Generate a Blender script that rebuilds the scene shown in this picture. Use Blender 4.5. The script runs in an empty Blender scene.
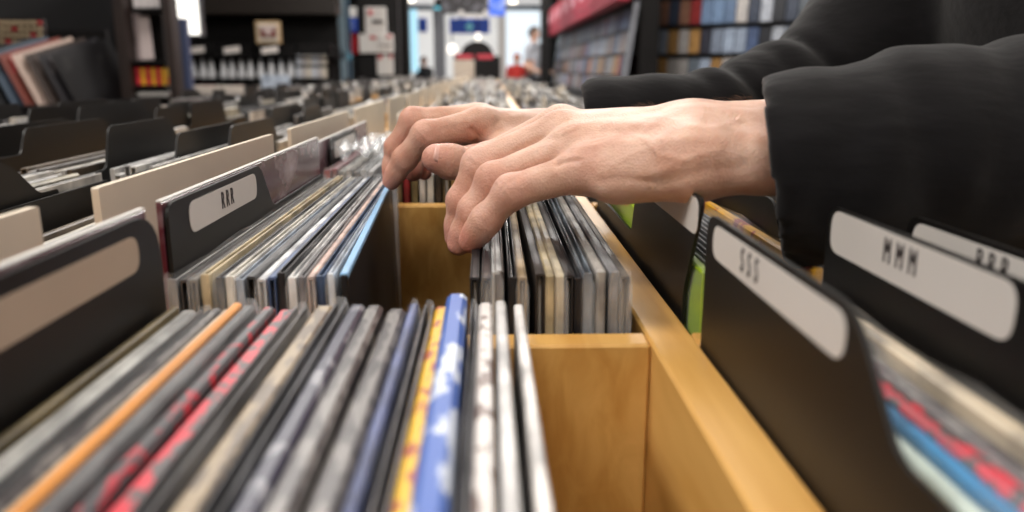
import bpy, math, random
import numpy as np
from mathutils import Vector, Matrix

random.seed(7)
rng = np.random.default_rng(7)
sc = bpy.context.scene
COL = sc.collection

# ------------------------------------------------------------------ camera
ZR = 0.92                       # top of the wooden rails
ZC = ZR + 0.1077                # eye height
YAW, PIT = math.radians(1.6728), math.radians(13.2245)
FPX = 800.0
camd = bpy.data.cameras.new('camera')
cam = bpy.data.objects.new('camera', camd)
COL.objects.link(cam)
cam.location = (0, 0, ZC)
cam.rotation_euler = (math.pi / 2 - PIT, 0, -YAW)
camd.sensor_width = 36.0
camd.lens = 36.0 * FPX / 1024.0
camd.clip_start = 0.01
camd.clip_end = 100
camd.dof.use_dof = True
camd.dof.focus_distance = 0.445
camd.dof.aperture_fstop = 6.6
sc.camera = cam

# ------------------------------------------------------------------ colour management, world
sc.view_settings.view_transform = 'Standard'
sc.view_settings.look = 'None'
sc.view_settings.gamma = 1.0
sc.view_settings.use_curve_mapping = False
sc.view_settings.exposure = 0.4
w = bpy.data.worlds.new('world')
sc.world = w
w.use_nodes = True
w.node_tree.nodes['Background'].inputs[0].default_value = (0.75, 0.85, 1.0, 1)
w.node_tree.nodes['Background'].inputs[1].default_value = 0.6

# ------------------------------------------------------------------ room lamps (panels in the ceiling), with added side and fill lamps
LAMPS = [  # x, y, sx, sy, watts
    (0.10, 1.1, 1.2, 0.6, 4), (-1.9, 0.5, 0.6, 1.4, 42), (-0.5, -1.3, 1.4, 0.6, 26), (1.9, 0.1, 0.6, 1.2, 20),  # after the first: added left side lamp, fill behind the camera, right side lamp
    (-1.0, 3.2, 0.8, 0.8, 26), (0.45, 3.0, 0.8, 0.8, 24), (0.5, 5.0, 1.0, 0.8, 60),
    (0.2, 8.2, 1.0, 0.8, 70), (-1.3, 5.2, 0.6, 0.6, 16),
]
EXTRA = [(0.2, 11.5, 1.6, 1.2, 80), (-0.6, 16.8, 3.0, 1.6, 260)]

# ------------------------------------------------------------------ pixel -> place (authoring aid)
_r = np.array([math.cos(YAW), -math.sin(YAW), 0.0])
_f = np.array([math.sin(YAW) * math.cos(PIT), math.cos(YAW) * math.cos(PIT), -math.sin(PIT)])
_u = np.cross(_r, _f)
def ray(a, b): return (a - 512) / FPX * _r - (b - 256) / FPX * _u + _f
def at(a, b, y):
    q = ray(a, b) * (y / ray(a, b)[1]); return Vector((q[0], q[1], ZC + q[2]))
def atz(a, b, z):
    q = ray(a, b); q = q * ((z - ZC) / q[2]); return Vector((q[0], q[1], z))
def proj(P):
    q = P - np.array([0, 0, ZC]); d = q @ _f
    return 512 + FPX * (q @ _r) / d, 256 - FPX * (q @ _u) / d

# ------------------------------------------------------------------ materials
MATS = {}
def nt_new(name):
    m = bpy.data.materials.new(name); m.use_nodes = True
    n = m.node_tree.nodes; return m, n, m.node_tree.links, n['Principled BSDF']
def s2l(c):
    return tuple(((x / 255) / 12.92 if x / 255 <= .04045 else ((x / 255 + .055) / 1.055) ** 2.4) for x in c)
def mat(name, col, rough=.5, var=.12, scale=30, bump=0., metal=0., spec=.5, sheen=0., stretch=(1, 1, 1), col2=None, thr=None):
    """plain procedural material: colour varied by noise, optional bump; col2+thr gives a printed second colour"""
    if name in MATS: return MATS[name]
    m, n, l, b = nt_new(name)
    c = (*s2l(col), 1)
    tc = n.new('ShaderNodeTexCoord'); mp = n.new('ShaderNodeMapping'); mp.inputs['Scale'].default_value = stretch
    l.new(tc.outputs['Object'], mp.inputs['Vector'])
    no = n.new('ShaderNodeTexNoise'); no.inputs['Scale'].default_value = scale; no.inputs['Detail'].default_value = 4
    l.new(mp.outputs[0], no.inputs['Vector'])
    ra = n.new('ShaderNodeValToRGB')
    if thr is None:
        ra.color_ramp.elements[0].position = .3; ra.color_ramp.elements[1].position = .7
        ra.color_ramp.elements[0].color = (c[0] * (1 - var), c[1] * (1 - var), c[2] * (1 - var), 1)
        ra.color_ramp.elements[1].color = (*(min(1, x * (1 + var)) for x in c[:3]), 1)
        if col2: ra.color_ramp.elements[1].color = (*s2l(col2), 1)
    else:
        ra.color_ramp.elements[0].position = thr - .02; ra.color_ramp.elements[1].position = thr + .02
        ra.color_ramp.elements[0].color = c; ra.color_ramp.elements[1].color = (*s2l(col2), 1)
    l.new(no.outputs['Fac'], ra.inputs['Fac']); l.new(ra.outputs[0], b.inputs['Base Color'])
    b.inputs['Roughness'].default_value = rough; b.inputs['Metallic'].default_value = metal
    b.inputs['Specular IOR Level'].default_value = spec
    if sheen: b.inputs['Sheen Weight'].default_value = sheen; b.inputs['Sheen Roughness'].default_value = .5
    if bump:
        bm_ = n.new('ShaderNodeBump'); bm_.inputs['Strength'].default_value = bump; bm_.inputs['Distance'].default_value = .002
        l.new(no.outputs['Fac'], bm_.inputs['Height']); l.new(bm_.outputs[0], b.inputs['Normal'])
    MATS[name] = m; return m
def emat(name, col, strength, tint=None, scale=6, thr=.5):
    if name in MATS: return MATS[name]
    m, n, l, b = nt_new(name)
    b.inputs['Base Color'].default_value = (.02, .02, .02, 1)
    if tint:
        tc = n.new('ShaderNodeTexCoord'); no = n.new('ShaderNodeTexNoise'); no.inputs['Scale'].default_value = scale
        l.new(tc.outputs['Object'], no.inputs['Vector'])
        ra = n.new('ShaderNodeValToRGB'); ra.color_ramp.elements[0].position = thr - .12; ra.color_ramp.elements[1].position = thr + .12
        ra.color_ramp.elements[0].color = (*s2l(col), 1); ra.color_ramp.elements[1].color = (*s2l(tint), 1)
        l.new(no.outputs['Fac'], ra.inputs[0]); l.new(ra.outputs[0], b.inputs['Emission Color'])
    else: b.inputs['Emission Color'].default_value = (*s2l(col), 1)
    b.inputs['Emission Strength'].default_value = strength
    MATS[name] = m; return m
def wood_mat():
    m, n, l, b = nt_new('plywood')
    tc = n.new('ShaderNodeTexCoord'); mp = n.new('ShaderNodeMapping'); mp.inputs['Scale'].default_value = (30, 2.5, 12)
    l.new(tc.outputs['Object'], mp.inputs[0])
    no = n.new('ShaderNodeTexNoise'); no.inputs['Scale'].default_value = 3; no.inputs['Detail'].default_value = 6; no.inputs['Distortion'].default_value = .6
    l.new(mp.outputs[0], no.inputs[0])
    ra = n.new('ShaderNodeValToRGB')
    ra.color_ramp.elements[0].position = .3; ra.color_ramp.elements[1].position = .75
    ra.color_ramp.elements[0].color = (*s2l((194, 142, 68)), 1); ra.color_ramp.elements[1].color = (*s2l((224, 178, 104)), 1)
    l.new(no.outputs[0], ra.inputs[0]); l.new(ra.outputs[0], b.inputs['Base Color'])
    b.inputs['Roughness'].default_value = .42
    bu = n.new('ShaderNodeBump'); bu.inputs['Strength'].default_value = .08; bu.inputs['Distance'].default_value = .001
    l.new(no.outputs[0], bu.inputs['Height']); l.new(bu.outputs[0], b.inputs['Normal'])
    return m
WOOD = wood_mat()
def obj_color_mat(name, rough=.45, print_amt=.35, scale=45, attr=False):
    """colour of the object itself, broken up by printed noise"""
    m, n, l, b = nt_new(name)
    if attr:
        oi = n.new('ShaderNodeAttribute'); oi.attribute_name = 'sleeve_colour'; oc = oi.outputs['Color']
    else:
        oi = n.new('ShaderNodeObjectInfo'); oc = oi.outputs['Color']
    tc = n.new('ShaderNodeTexCoord'); mp = n.new('ShaderNodeMapping'); mp.inputs['Scale'].default_value = (2.0, 1, 1)
    l.new(tc.outputs['Object'], mp.inputs[0])
    no = n.new('ShaderNodeTexNoise'); no.noise_dimensions = '4D'; no.inputs['Scale'].default_value = scale; no.inputs['Detail'].default_value = 3
    l.new(mp.outputs[0], no.inputs['Vector'])
    if not attr:
        mm = n.new('ShaderNodeMath'); mm.operation = 'MULTIPLY'; mm.inputs[1].default_value = 50
        l.new(oi.outputs['Random'], mm.inputs[0]); l.new(mm.outputs[0], no.inputs['W'])
    ra = n.new('ShaderNodeValToRGB'); ra.color_ramp.elements[0].position = .36; ra.color_ramp.elements[1].position = .62
    k = 1 - print_amt
    ra.color_ramp.elements[0].color = (k * .6, k * .6, k * .62, 1); ra.color_ramp.elements[1].color = (1.0, 1.0, 1.0, 1)
    l.new(no.outputs['Fac'], ra.inputs[0])
    mx = n.new('ShaderNodeMix'); mx.data_type = 'RGBA'; mx.blend_type = 'MULTIPLY'; mx.inputs['Factor'].default_value = 1
    l.new(oc, mx.inputs[6]); l.new(ra.outputs[0], mx.inputs[7]); l.new(mx.outputs[2], b.inputs['Base Color'])
    b.inputs['Roughness'].default_value = rough
    return m
SLEEVE = obj_color_mat('printed_sleeve')
SLEEVES_FAR = obj_color_mat('printed_sleeves_far', print_amt=.3, attr=True)
CASEM = obj_color_mat('printed_case', rough=.35, print_amt=.65, scale=65)
def plastic_mat():
    m, n, l, b = nt_new('clear_plastic')
    b.inputs['Base Color'].default_value = (.92, .94, .96, 1); b.inputs['Roughness'].default_value = .16
    b.inputs['Specular IOR Level'].default_value = .8
    tc = n.new('ShaderNodeTexCoord'); no = n.new('ShaderNodeTexNoise'); no.inputs['Scale'].default_value = 14; no.inputs['Detail'].default_value = 3
    no.inputs['Distortion'].default_value = .8
    mp = n.new('ShaderNodeMapping'); mp.inputs['Scale'].default_value = (3, .7, 1.2); l.new(tc.outputs['Object'], mp.inputs[0]); l.new(mp.outputs[0], no.inputs[0])
    ra = n.new('ShaderNodeMapRange'); ra.inputs[1].default_value = .35; ra.inputs[2].default_value = .7; ra.inputs[3].default_value = .03; ra.inputs[4].default_value = .34
    l.new(no.outputs[0], ra.inputs[0]); l.new(ra.outputs[0], b.inputs['Alpha'])
    bu = n.new('ShaderNodeBump'); bu.inputs['Strength'].default_value = .6; bu.inputs['Distance'].default_value = .004
    l.new(no.outputs[0], bu.inputs['Height']); l.new(bu.outputs[0], b.inputs['Normal'])
    return m
PLASTIC = plastic_mat()
BLACKP = mat('black_plastic', (19, 17, 16), rough=.45, var=.1, scale=14, spec=.32)
BEIGE = mat('beige_board', (216, 204, 186), rough=.7, var=.05, scale=9)
LABEL = mat('label_stock', (216, 210, 204), rough=.55, var=.03, scale=12)
LABELW = mat('label_worn', (184, 166, 146), rough=.7, var=.06, scale=20)
INK = mat('black_ink', (48, 40, 40), rough=.6, var=.05)
INKB = mat('grey_ink', (92, 84, 80), rough=.6, var=.05)
DARK = mat('black_laminate', (14, 12, 12), rough=.5, var=.2, scale=8, spec=.25)
DARKW = mat('dark_wall_paint', (9, 8, 9), rough=.7, var=.3, scale=3, spec=.2)
BROWN = mat('dark_brown_laminate', (32, 20, 16), rough=.5, var=.25, scale=8)
FLOORM = mat('grey_floor', (110, 104, 100), rough=.4, var=.15, scale=2)
WHITE = mat('white_paper', (215, 212, 208), rough=.6, var=.04)
GREY = mat('grey_paint', (112, 114, 120), rough=.5, var=.08)
SILV = mat('grey_metal', (120, 120, 124), rough=.35, var=.08, metal=.7)
VINYL = mat('black_vinyl', (14, 13, 14), rough=.25, var=.1)

# ------------------------------------------------------------------ helpers
def me_obj(name, verts, faces, material, parent=None, smooth=False, loc=(0, 0, 0), rot=(0, 0, 0)):
    me = bpy.data.meshes.new(name)
    me.from_pydata([tuple(v) for v in verts], [], faces); me.update()
    ms = material if isinstance(material, (list, tuple)) else [material]
    for m in ms: me.materials.append(m)
    if smooth: me.polygons.foreach_set('use_smooth', [True] * len(me.polygons))
    o = bpy.data.objects.new(name, me); COL.objects.link(o)
    o.location = loc; o.rotation_euler = rot
    if parent: o.parent = parent
    return o
class MB:
    def __init__(s): s.v = []; s.f = []; s.mi = []
    def add(s, v, f, mi=0):
        k = len(s.v); s.v += [tuple(p) for p in v]; s.f += [tuple(i + k for i in q) for q in f]; s.mi += [mi] * len(f); return s
    def box(s, x0, x1, y0, y1, z0, z1, b=0., mi=0):
        """box with bevelled edges (b)"""
        if b <= 0:
            v = [(x0, y0, z0), (x1, y0, z0), (x1, y1, z0), (x0, y1, z0), (x0, y0, z1), (x1, y0, z1), (x1, y1, z1), (x0, y1, z1)]
            f = [(0, 3, 2, 1), (4, 5, 6, 7), (0, 1, 5, 4), (1, 2, 6, 5), (2, 3, 7, 6), (3, 0, 4, 7)]
            return s.add(v, f, mi)
        b = min(b, (x1 - x0) / 2.01, (y1 - y0) / 2.01, (z1 - z0) / 2.01)
        X = (x0, x1); Y = (y0, y1); Z = (z0, z1); v = []; idx = {}
        for i in (0, 1):
            for j in (0, 1):
                for k in (0, 1):
                    sx = b if i == 0 else -b; sy = b if j == 0 else -b; sz = b if k == 0 else -b
                    for a, p in (('x', (X[i], Y[j] + sy, Z[k] + sz)), ('y', (X[i] + sx, Y[j], Z[k] + sz)), ('z', (X[i] + sx, Y[j] + sy, Z[k]))):
                        idx[(i, j, k, a)] = len(v); v.append(p)
        f = []; I = lambda *q: idx[q]
        def quad(q, out):
            c = [Vector(v[i]) for i in q]; nrm = (c[1] - c[0]).cross(c[2] - c[0])
            f.append(tuple(q) if nrm.dot(Vector(out)) > 0 else tuple(reversed(q)))
        for a in (0, 1):
            o = -1 if a == 0 else 1
            quad([I(a, 0, 0, 'x'), I(a, 1, 0, 'x'), I(a, 1, 1, 'x'), I(a, 0, 1, 'x')], (o, 0, 0))
            quad([I(0, a, 0, 'y'), I(1, a, 0, 'y'), I(1, a, 1, 'y'), I(0, a, 1, 'y')], (0, o, 0))
            quad([I(0, 0, a, 'z'), I(1, 0, a, 'z'), I(1, 1, a, 'z'), I(0, 1, a, 'z')], (0, 0, o))
            for c in (0, 1):
                oc = -1 if c == 0 else 1
                quad([I(a, c, 0, 'x'), I(a, c, 1, 'x'), I(a, c, 1, 'y'), I(a, c, 0, 'y')], (o, oc, 0))
                quad([I(a, 0, c, 'x'), I(a, 1, c, 'x'), I(a, 1, c, 'z'), I(a, 0, c, 'z')], (o, 0, oc))
                quad([I(0, a, c, 'y'), I(1, a, c, 'y'), I(1, a, c, 'z'), I(0, a, c, 'z')], (0, o, oc))
                for d in (0, 1):
                    od = -1 if d == 0 else 1
                    quad([I(a, c, d, 'x'), I(a, c, d, 'y'), I(a, c, d, 'z')], (o, oc, od))
        return s.add(v, f, mi)
    def xform(s, M, start=0):
        s.v[start:] = [tuple(M @ Vector(p)) for p in s.v[start:]]; return s
    def cyl(s, p0, p1, r0, r1=None, n=16, mi=0):
        r1 = r0 if r1 is None else r1; p0 = Vector(p0); p1 = Vector(p1); d = (p1 - p0).normalized()
        a = d.orthogonal().normalized(); c = d.cross(a); v = []
        for p, r in ((p0, r0), (p1, r1)):
            for i in range(n):
                t = 2 * math.pi * i / n; v.append(p + a * (r * math.cos(t)) + c * (r * math.sin(t)))
        f = [(i, (i + 1) % n, n + (i + 1) % n, n + i) for i in range(n)] + [tuple(range(n))[::-1], tuple(range(n, 2 * n))]
        return s.add(v, f, mi)
    def prism(s, poly, axis, a0, a1, mi=0):
        """poly: 2-D outline; axis 'x' => points are (y,z) extruded from x=a0 to a1, 'y' => (x,z), 'z' => (x,y)"""
        n = len(poly)
        mk = {'x': lambda p, a: (a, p[0], p[1]), 'y': lambda p, a: (p[0], a, p[1]), 'z': lambda p, a: (p[0], p[1], a)}[axis]
        v = [mk(p, a0) for p in poly] + [mk(p, a1) for p in poly]
        f = [tuple(range(n)), tuple(range(n, 2 * n))[::-1]] + [(i, n + i, n + (i + 1) % n, (i + 1) % n) for i in range(n)]
        area = sum(poly[i][0] * poly[(i + 1) % n][1] - poly[(i + 1) % n][0] * poly[i][1] for i in range(n))
        flip = (area > 0) if axis != 'y' else (area < 0)
        if (a1 < a0): flip = not flip
        if flip: f = [tuple(reversed(q)) for q in f]
        return s.add(v, f, mi)
    def build(s, name, material, parent=None, smooth=False, loc=(0, 0, 0), rot=(0, 0, 0)):
        o = me_obj(name, s.v, s.f, material, parent, smooth, loc, rot)
        if any(s.mi): o.data.polygons.foreach_set('material_index', s.mi)
        return o
def empty(name, loc=(0, 0, 0), rot=(0, 0, 0)):
    o = bpy.data.objects.new(name, None); COL.objects.link(o); o.location = loc; o.rotation_euler = rot
    o.empty_display_size = .05; return o
def tag(o, label=None, cat=None, group=None, kind=None):
    if label: o['label'] = label
    if cat: o['category'] = cat
    if group: o['group'] = group
    if kind: o['kind'] = kind
    return o
def roundpoly(pts, rad, n=6):
    out = []; N = len(pts)
    for i in range(N):
        p = Vector(pts[i]); a = Vector(pts[i - 1]); b = Vector(pts[(i + 1) % N]); r = rad[i] if isinstance(rad, (list, tuple)) else rad
        if r <= 0: out.append(tuple(p)); continue
        da = (a - p); db = (b - p); ra = min(r, da.length * .48); rb = min(r, db.length * .48)
        A = p + da.normalized() * ra; B = p + db.normalized() * rb
        for k in range(n + 1):
            t = k / n; out.append(tuple(A * (1 - t) ** 2 + p * 2 * t * (1 - t) + B * t * t))
    return out
def text_mesh(txt, size, sx=.46, gap=2.1, depth=.0002, bold=.0):
    cu = bpy.data.curves.new('lettering', 'FONT'); cu.body = txt; cu.size = size; cu.extrude = depth
    cu.align_x = 'CENTER'; cu.align_y = 'CENTER'; cu.space_character = gap; cu.offset = bold - size * .012
    to = bpy.data.objects.new('lettering', cu); COL.objects.link(to)
    bpy.context.view_layer.update()
    me = bpy.data.meshes.new_from_object(to); bpy.data.objects.remove(to); bpy.data.curves.remove(cu)
    for v in me.vertices: v.co.x *= sx
    return me
def deselect_name(o): return o

# ================================================================== THE SETTING
def struct(name, mb, m, kind='structure'):
    o = mb.build(name, m); o['kind'] = kind; return o
XL, XR, YB, YE, ZT = -3.0, 3.2, -1.8, 14.6, 3.05
struct('floor', MB().box(XL - .1, XR + .1, YB - .1, 22, -.1, 0), FLOORM)
struct('ceiling', MB().box(XL - .1, XR + .1, YB - .1, YE, ZT, ZT + .1), mat('black_ceiling', (26, 27, 30), rough=.8, var=.3, scale=2))
struct('wall_left', MB().box(XL - .1, XL, YB, YE, 0, ZT), DARKW)
struct('wall_right', MB().box(XR, XR + .1, YB, YE, 0, ZT), mat('grey_wall_paint', (120, 115, 110), rough=.7))
struct('wall_back', MB().box(XL, XR, YB - .1, YB, 0, ZT), mat('pale_wall_paint', (170, 160, 150), rough=.7))
# the open shop front: a header, side walls, and the bright mall beyond
struct('wall_front', MB().box(XL, -1.75, YE, YE + .15, 0, ZT).box(1.02, XR, YE, YE + .15, 0, ZT).box(-1.75, 1.02, YE, YE + .15, 2.5, ZT), DARKW)
struct('wall_mall', MB().box(-6, 6, 21, 21.1, 0, 4.2).box(-6, -5.9, 14.7, 21, 0, 4.2).box(5.9, 6, 14.7, 21, 0, 4.2), mat('white_mall_wall', (228, 228, 226), rough=.7, var=.04, scale=2))
struct('ceiling_mall', MB().box(-6, 6, YE, 21.1, 4.2, 4.3), mat('pale_mall_ceiling', (150, 155, 160), rough=.7))

def panel_lamp(x, y, sx, sy, wt, z, label, group):
    t = empty('ceiling_light', (x, y, z)); tag(t, label, 'ceiling light', group)
    MB().box(-sx / 2 - .03, sx / 2 + .03, -sy / 2 - .03, sy / 2 + .03, 0, .03, .005).build('light_housing', SILV, t)
    MB().box(-sx / 2, sx / 2, -sy / 2, sy / 2, -.008, .0, .003).build('diffuser', emat('lamp_diffuser', (255, 240, 220), 3.0), t)
    ld = bpy.data.lights.new('lamp', 'AREA'); ld.shape = 'RECTANGLE'; ld.size = sx; ld.size_y = sy; ld.energy = wt; ld.color = (1.0, .97, .94)
    lo = bpy.data.objects.new('lamp', ld); COL.objects.link(lo); lo.parent = t; lo.location = (0, 0, -.012)
for a in LAMPS: panel_lamp(*a, ZT - .03, 'white ceiling light panel out of the picture', 'ceiling light panels above the bins')
for a in EXTRA: panel_lamp(*a, (ZT if a[1] < 14 else 4.2) - .03, 'broad white ceiling light panel at the bright mall end', 'ceiling light panels at the mall end')

# ================================================================== RECORD BINS
PIT_ = .335                     # pitch of the compartments along the row
def YB_(k): return .3105 + PIT_ * (k - 1)       # centre of divider k (divider 1 = the near one)
XCOL = [(-.8475, -.6405), (-.6215, -.4145), (-.3955, -.1885), (-.142, .065), (.084, .291)]  # inner spans
RAILS = [(-.8665, -.8475), (-.6405, -.6215), (-.4145, -.3955), (-.1610, -.142), (.065, .084), (.291, .310)]
ZB = .63
def bin_unit(k0, k1, label):
    t = empty('record_bin_table', (-.278, YB_(k0), 0)); tag(t, label, 'record bin', 'wooden record bin tables')
    ox, oy = -.278, YB_(k0)
    y0, y1 = YB_(k0) - .0075, YB_(k1) - .0075
    def P(name, m, x0, x1, ya, yb, z0, z1, b=.0012):
        MB().box(x0 - ox, x1 - ox, ya - oy, yb - oy, z0, z1, b).build(name, m, t)
    for (a, b_) in RAILS: P('rail', WOOD, a, b_, y0, y1, ZB - .02, ZR)
    P('rail', WOOD, -.1885, -.172, y0, y1, ZB - .02, ZR)
    for k in range(k0, k1):
        for (a, b_) in XCOL:
            P('divider', WOOD, a + .0002, b_ - .0002, YB_(k) - .0075, YB_(k) + .0075, ZB, ZR - .0004)
    P('base_board', WOOD, -.8665, .310, y0, y1, ZB - .04, ZB - .0005)
    P('plinth', DARK, -.80, .26, y0 + .0, y1 - .0, 0, .10)
    P('cabinet_body', DARK, -.86, .30, y0 + .001, y1 - .001, .10, ZB - .041, .004)
    for x in (-.86, -.28, .30):
        for zz in (.10,):
            pass
    for i, xs in enumerate(((-.83, -.29), (-.27, .27))):
        pass
    return t
units = [(0, 6), (6, 12), (12, 18), (18, 23)]
ul = ['long wooden record bin table nearest the camera, under the hands',
      'wooden record bin table, second from the camera behind the hands',
      'wooden record bin table, third in the row towards the shop entrance',
      'wooden record bin table farthest away, in front of the red topped stand']
for u_, l_ in zip(units, ul): bin_unit(*u_, l_)

# ------------------------------------------------------------------ records
LP = .315
def sleeve_mb(t, variant, h=LP):
    """two board panels joined by a spine, with the disc showing between them along the open top"""
    b = MB(); L = LP / 2; p = min(.0011, t * .24)
    if variant == 0:            # open at the top: two panels, spine at the near end
        b.box(-t / 2, -t / 2 + p, -L, L, 0, h, .0003); b.box(t / 2 - p, t / 2, -L, L, 0, h, .0003)
        b.box(-t / 2 + p, t / 2 - p, -L, -L + .0012, 0, h); b.box(-t / 2 + p, t / 2 - p, -L + .0012, L, 0, .001)
        b.box(-t / 2 + p + .0003, t / 2 - p - .0003, -L + .004, L - .004, .002, h - .005, .0005, 1)
    elif variant == 1:          # closed box spine
        b.box(-t / 2, t / 2, -L, L, 0, h, t * .22)
    else:                       # open at the near end: panels and white inner sleeve
        b.box(-t / 2, -t / 2 + p, -L, L, 0, h, .0003); b.box(t / 2 - p, t / 2, -L, L, 0, h, .0003)
        b.box(-t / 2 + p, t / 2 - p, -L, L, h - .0012, h, 0); b.box(-t / 2 + p, t / 2 - p, -L, L, 0, .001)
        b.box(-t / 2 + p + .0003, t / 2 - p - .0003, -L + .004, L - .004, .002, h - .003, .0005, 2)
    return b
def cover_mb(t, seed, h=LP):
    """loose clear bag: two wavy films meeting in a crinkled top lip"""
    r = random.Random(seed); L = LP / 2 + .002; n = 14; v = []; f = []
    ph = r.random() * 6; am = .0012
    for side in (-1, 1):
        base = len(v)
        for i in range(n + 1):
            y = -L + 2 * L * i / n
            wv = am * math.sin(i * 1.7 + ph) + am * .6 * (r.random() - .5)
            for z, off in ((.0, 0), (h * .6, .0003), (h - .004, .0004), (h + .002 + wv * .8, -t * .25 + wv * .4)):
                v.append((side * (t / 2 + .0004 + off), y, z))
        for i in range(n):
            for j in range(3):
                q = (base + i * 4 + j, base + (i + 1) * 4 + j, base + (i + 1) * 4 + j + 1, base + i * 4 + j + 1)
                f.append(q if side > 0 else q[::-1])
    m = (n + 1) * 4
    for j in range(3):
        f.append((j, j + 1, m + j + 1, m + j))
        e = n * 4; f.append((e + j, m + e + j, m + e + j + 1, e + j + 1))
    b = MB(); b.add(v, f); return b
INNER = mat('inner_paper', (190, 184, 176), rough=.8)
_meshes = {}
def shared(kind, t, variant):
    key = (kind, round(t, 4), variant)
    if key not in _meshes:
        mb = sleeve_mb(t, variant) if kind == 's' else cover_mb(t, variant)
        o = mb.build('m', [SLEEVE, VINYL, INNER] if kind == 's' else PLASTIC, smooth=(kind == 'c'))
        _meshes[key] = o.data; bpy.data.objects.remove(o)
    return _meshes[key]
NREC = 0
def record(x, yc, t, colour, label, group=None, ztop=.945, variant=0, cover=True, yaw=0, lean=0, m=None, parts=True):
    """one record: Empty > sleeve, plastic_cover; origin at the base"""
    global NREC; NREC += 1
    sme = shared('s', t, variant)
    h = ztop - ZB; s = h / LP
    z0 = ZB
    if not parts:
        o = bpy.data.objects.new('record', sme); COL.objects.link(o)
        o.location = (x, yc, z0); o.rotation_euler = (0, lean, yaw); o.scale = (1, 1, s)
        o.color = (*s2l(colour), 1); tag(o, label, 'record', group); return o
    e = empty('record', (x, yc, z0), (0, lean, yaw)); tag(e, label, 'record', group); e.scale = (1, 1, s)
    o = bpy.data.objects.new('sleeve', sme); COL.objects.link(o); o.parent = e; o.color = (*s2l(colour), 1)
    if m is not None:
        o.data = sme.copy(); o.data.materials[0] = m
    if cover:
        c = bpy.data.objects.new('plastic_cover', shared('c', t, random.randint(0, 5))); COL.objects.link(c); c.parent = e
    return e

# printed spines that stand out
def pm(name, a, b, thr=.5, sc_=60, rough=.35, st=(1, 1, 1)): return mat(name, a, rough=rough, scale=sc_, col2=b, thr=thr, stretch=st)
RS = pm('grey_red_print', (72, 70, 74), (170, 38, 54), .56, 150, st=(2.5, 1, 1))
RS2 = pm('red_grey_print', (84, 78, 80), (204, 48, 66), .49, 140, st=(2.5, 1, 1))
YR = pm('yellow_red_print', (232, 186, 40), (176, 84, 50), .55, 150, st=(2, 1, 1))
BW = pm('blue_white_print', (70, 104, 182), (205, 214, 232), .55, 45, st=(2, 1, 1))
TAN = pm('worn_tan_board', (150, 132, 106), (104, 90, 76), .5, 150, st=(2.5, .5, 1))
GRY = pm('worn_grey_board', (122, 118, 116), (74, 70, 72), .5, 140, st=(2.5, .5, 1))
DKB = pm('dark_blue_print', (52, 52, 72), (132, 132, 140), .58, 90, st=(2, 1, 1))
ORA = mat('orange_board', (226, 150, 66), rough=.45, scale=20)
WSP = pm('white_speckled_board', (206, 200, 196), (116, 98, 92), .56, 100, st=(2, 1, 1))
# row nearest the camera, left bin: (u at the far end, pixel width, colour, variant, material, label)
near = [
 (151, 10, (176, 150, 108), 1, None, 'beige brown record sleeve, leftmost of the near row, beside the blank black divider card'),
 (163, 11, (178, 122, 54), 1, None, 'golden brown record sleeve just left of the white one in the near row'),
 (179, 7, (126, 112, 80), 1, None, 'thin olive record sleeve touching the left side of the white one in the near row'),
 (192, 15, (206, 206, 202), 1, None, 'thick white record sleeve near the left end of the near row'),
 (208, 9, (62, 62, 66), 0, None, 'charcoal record sleeve between the white and the speckled ones in the near row'),
 (219, 9, (120, 120, 120), 1, GRY, 'grey speckled record sleeve left of the cream one in the near row'),
 (229, 8, (226, 208, 186), 1, None, 'cream record sleeve against the bright orange one in the near row'),
 (239, 9, (226, 150, 66), 1, ORA, 'bright orange record sleeve in the near row'),
 (254, 13, (104, 104, 106), 1, None, 'plain mid grey record sleeve right of the bright orange one'),
 (268, 12, (90, 90, 90), 1, RS, 'grey record sleeve with sparse dark red print in the near row'),
 (287, 18, (90, 90, 90), 1, RS2, 'thick record sleeve with bright red speckled print in the near row'),
 (304, 12, (92, 90, 92), 0, None, 'grey record sleeve between the red speckled and the worn tan ones'),
 (326, 20, (150, 132, 106), 1, TAN, 'worn tan cardboard record sleeve in the middle of the near row'),
 (344, 12, (58, 58, 62), 0, None, 'black edged record sleeve right of the worn tan one'),
 (359, 15, (80, 80, 90), 1, DKB, 'dark blue black record sleeve with grey print in the near row'),
 (378, 17, (120, 118, 116), 1, GRY, 'worn grey brown record sleeve, middle of the near row'),
 (399, 19, (96, 96, 98), 1, GRY, 'thick dark grey worn record sleeve left of the thin blue one'),
 (415, 8, (92, 104, 152), 1, None, 'thin slate blue record sleeve left of the yellow one'),
 (427, 10, (112, 108, 108), 0, None, 'grey record sleeve directly left of the yellow one'),
 (441, 16, (230, 190, 40), 1, YR, 'yellow record sleeve with red print in the near row'),
 (459, 20, (78, 112, 186), 1, BW, 'blue and white record sleeve standing highest in the near row'),
 (474, 6, (150, 150, 154), 0, None, 'thin grey record sleeve right of the blue and white one'),
 (487, 13, (200, 196, 192), 1, WSP, 'white record sleeve with brown speckles in the near row'),
 (503, 10, (216, 214, 212), 1, None, 'plain white record sleeve, last but one at the right end of the near row'),
 (517, 9, (228, 224, 220), 1, None, 'plain cream white record sleeve, rightmost of the near row'),
]
for (u, pw, c, va, m_, lab) in near:
    p = atz(u, 304, .938); t = round(pw * .285 / 800 * 1.14, 4)
    zt = .938 + (.004 if m_ is BW else 0) + random.uniform(-.0015, .0015)
    record(p.x, .143, t * .96, c, lab, 'records in the near left bin', zt, va, cover=(m_ is None and sum(c) < 560 and abs(u - 160) > 25), m=m_, lean=random.uniform(-.004, .004))

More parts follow.
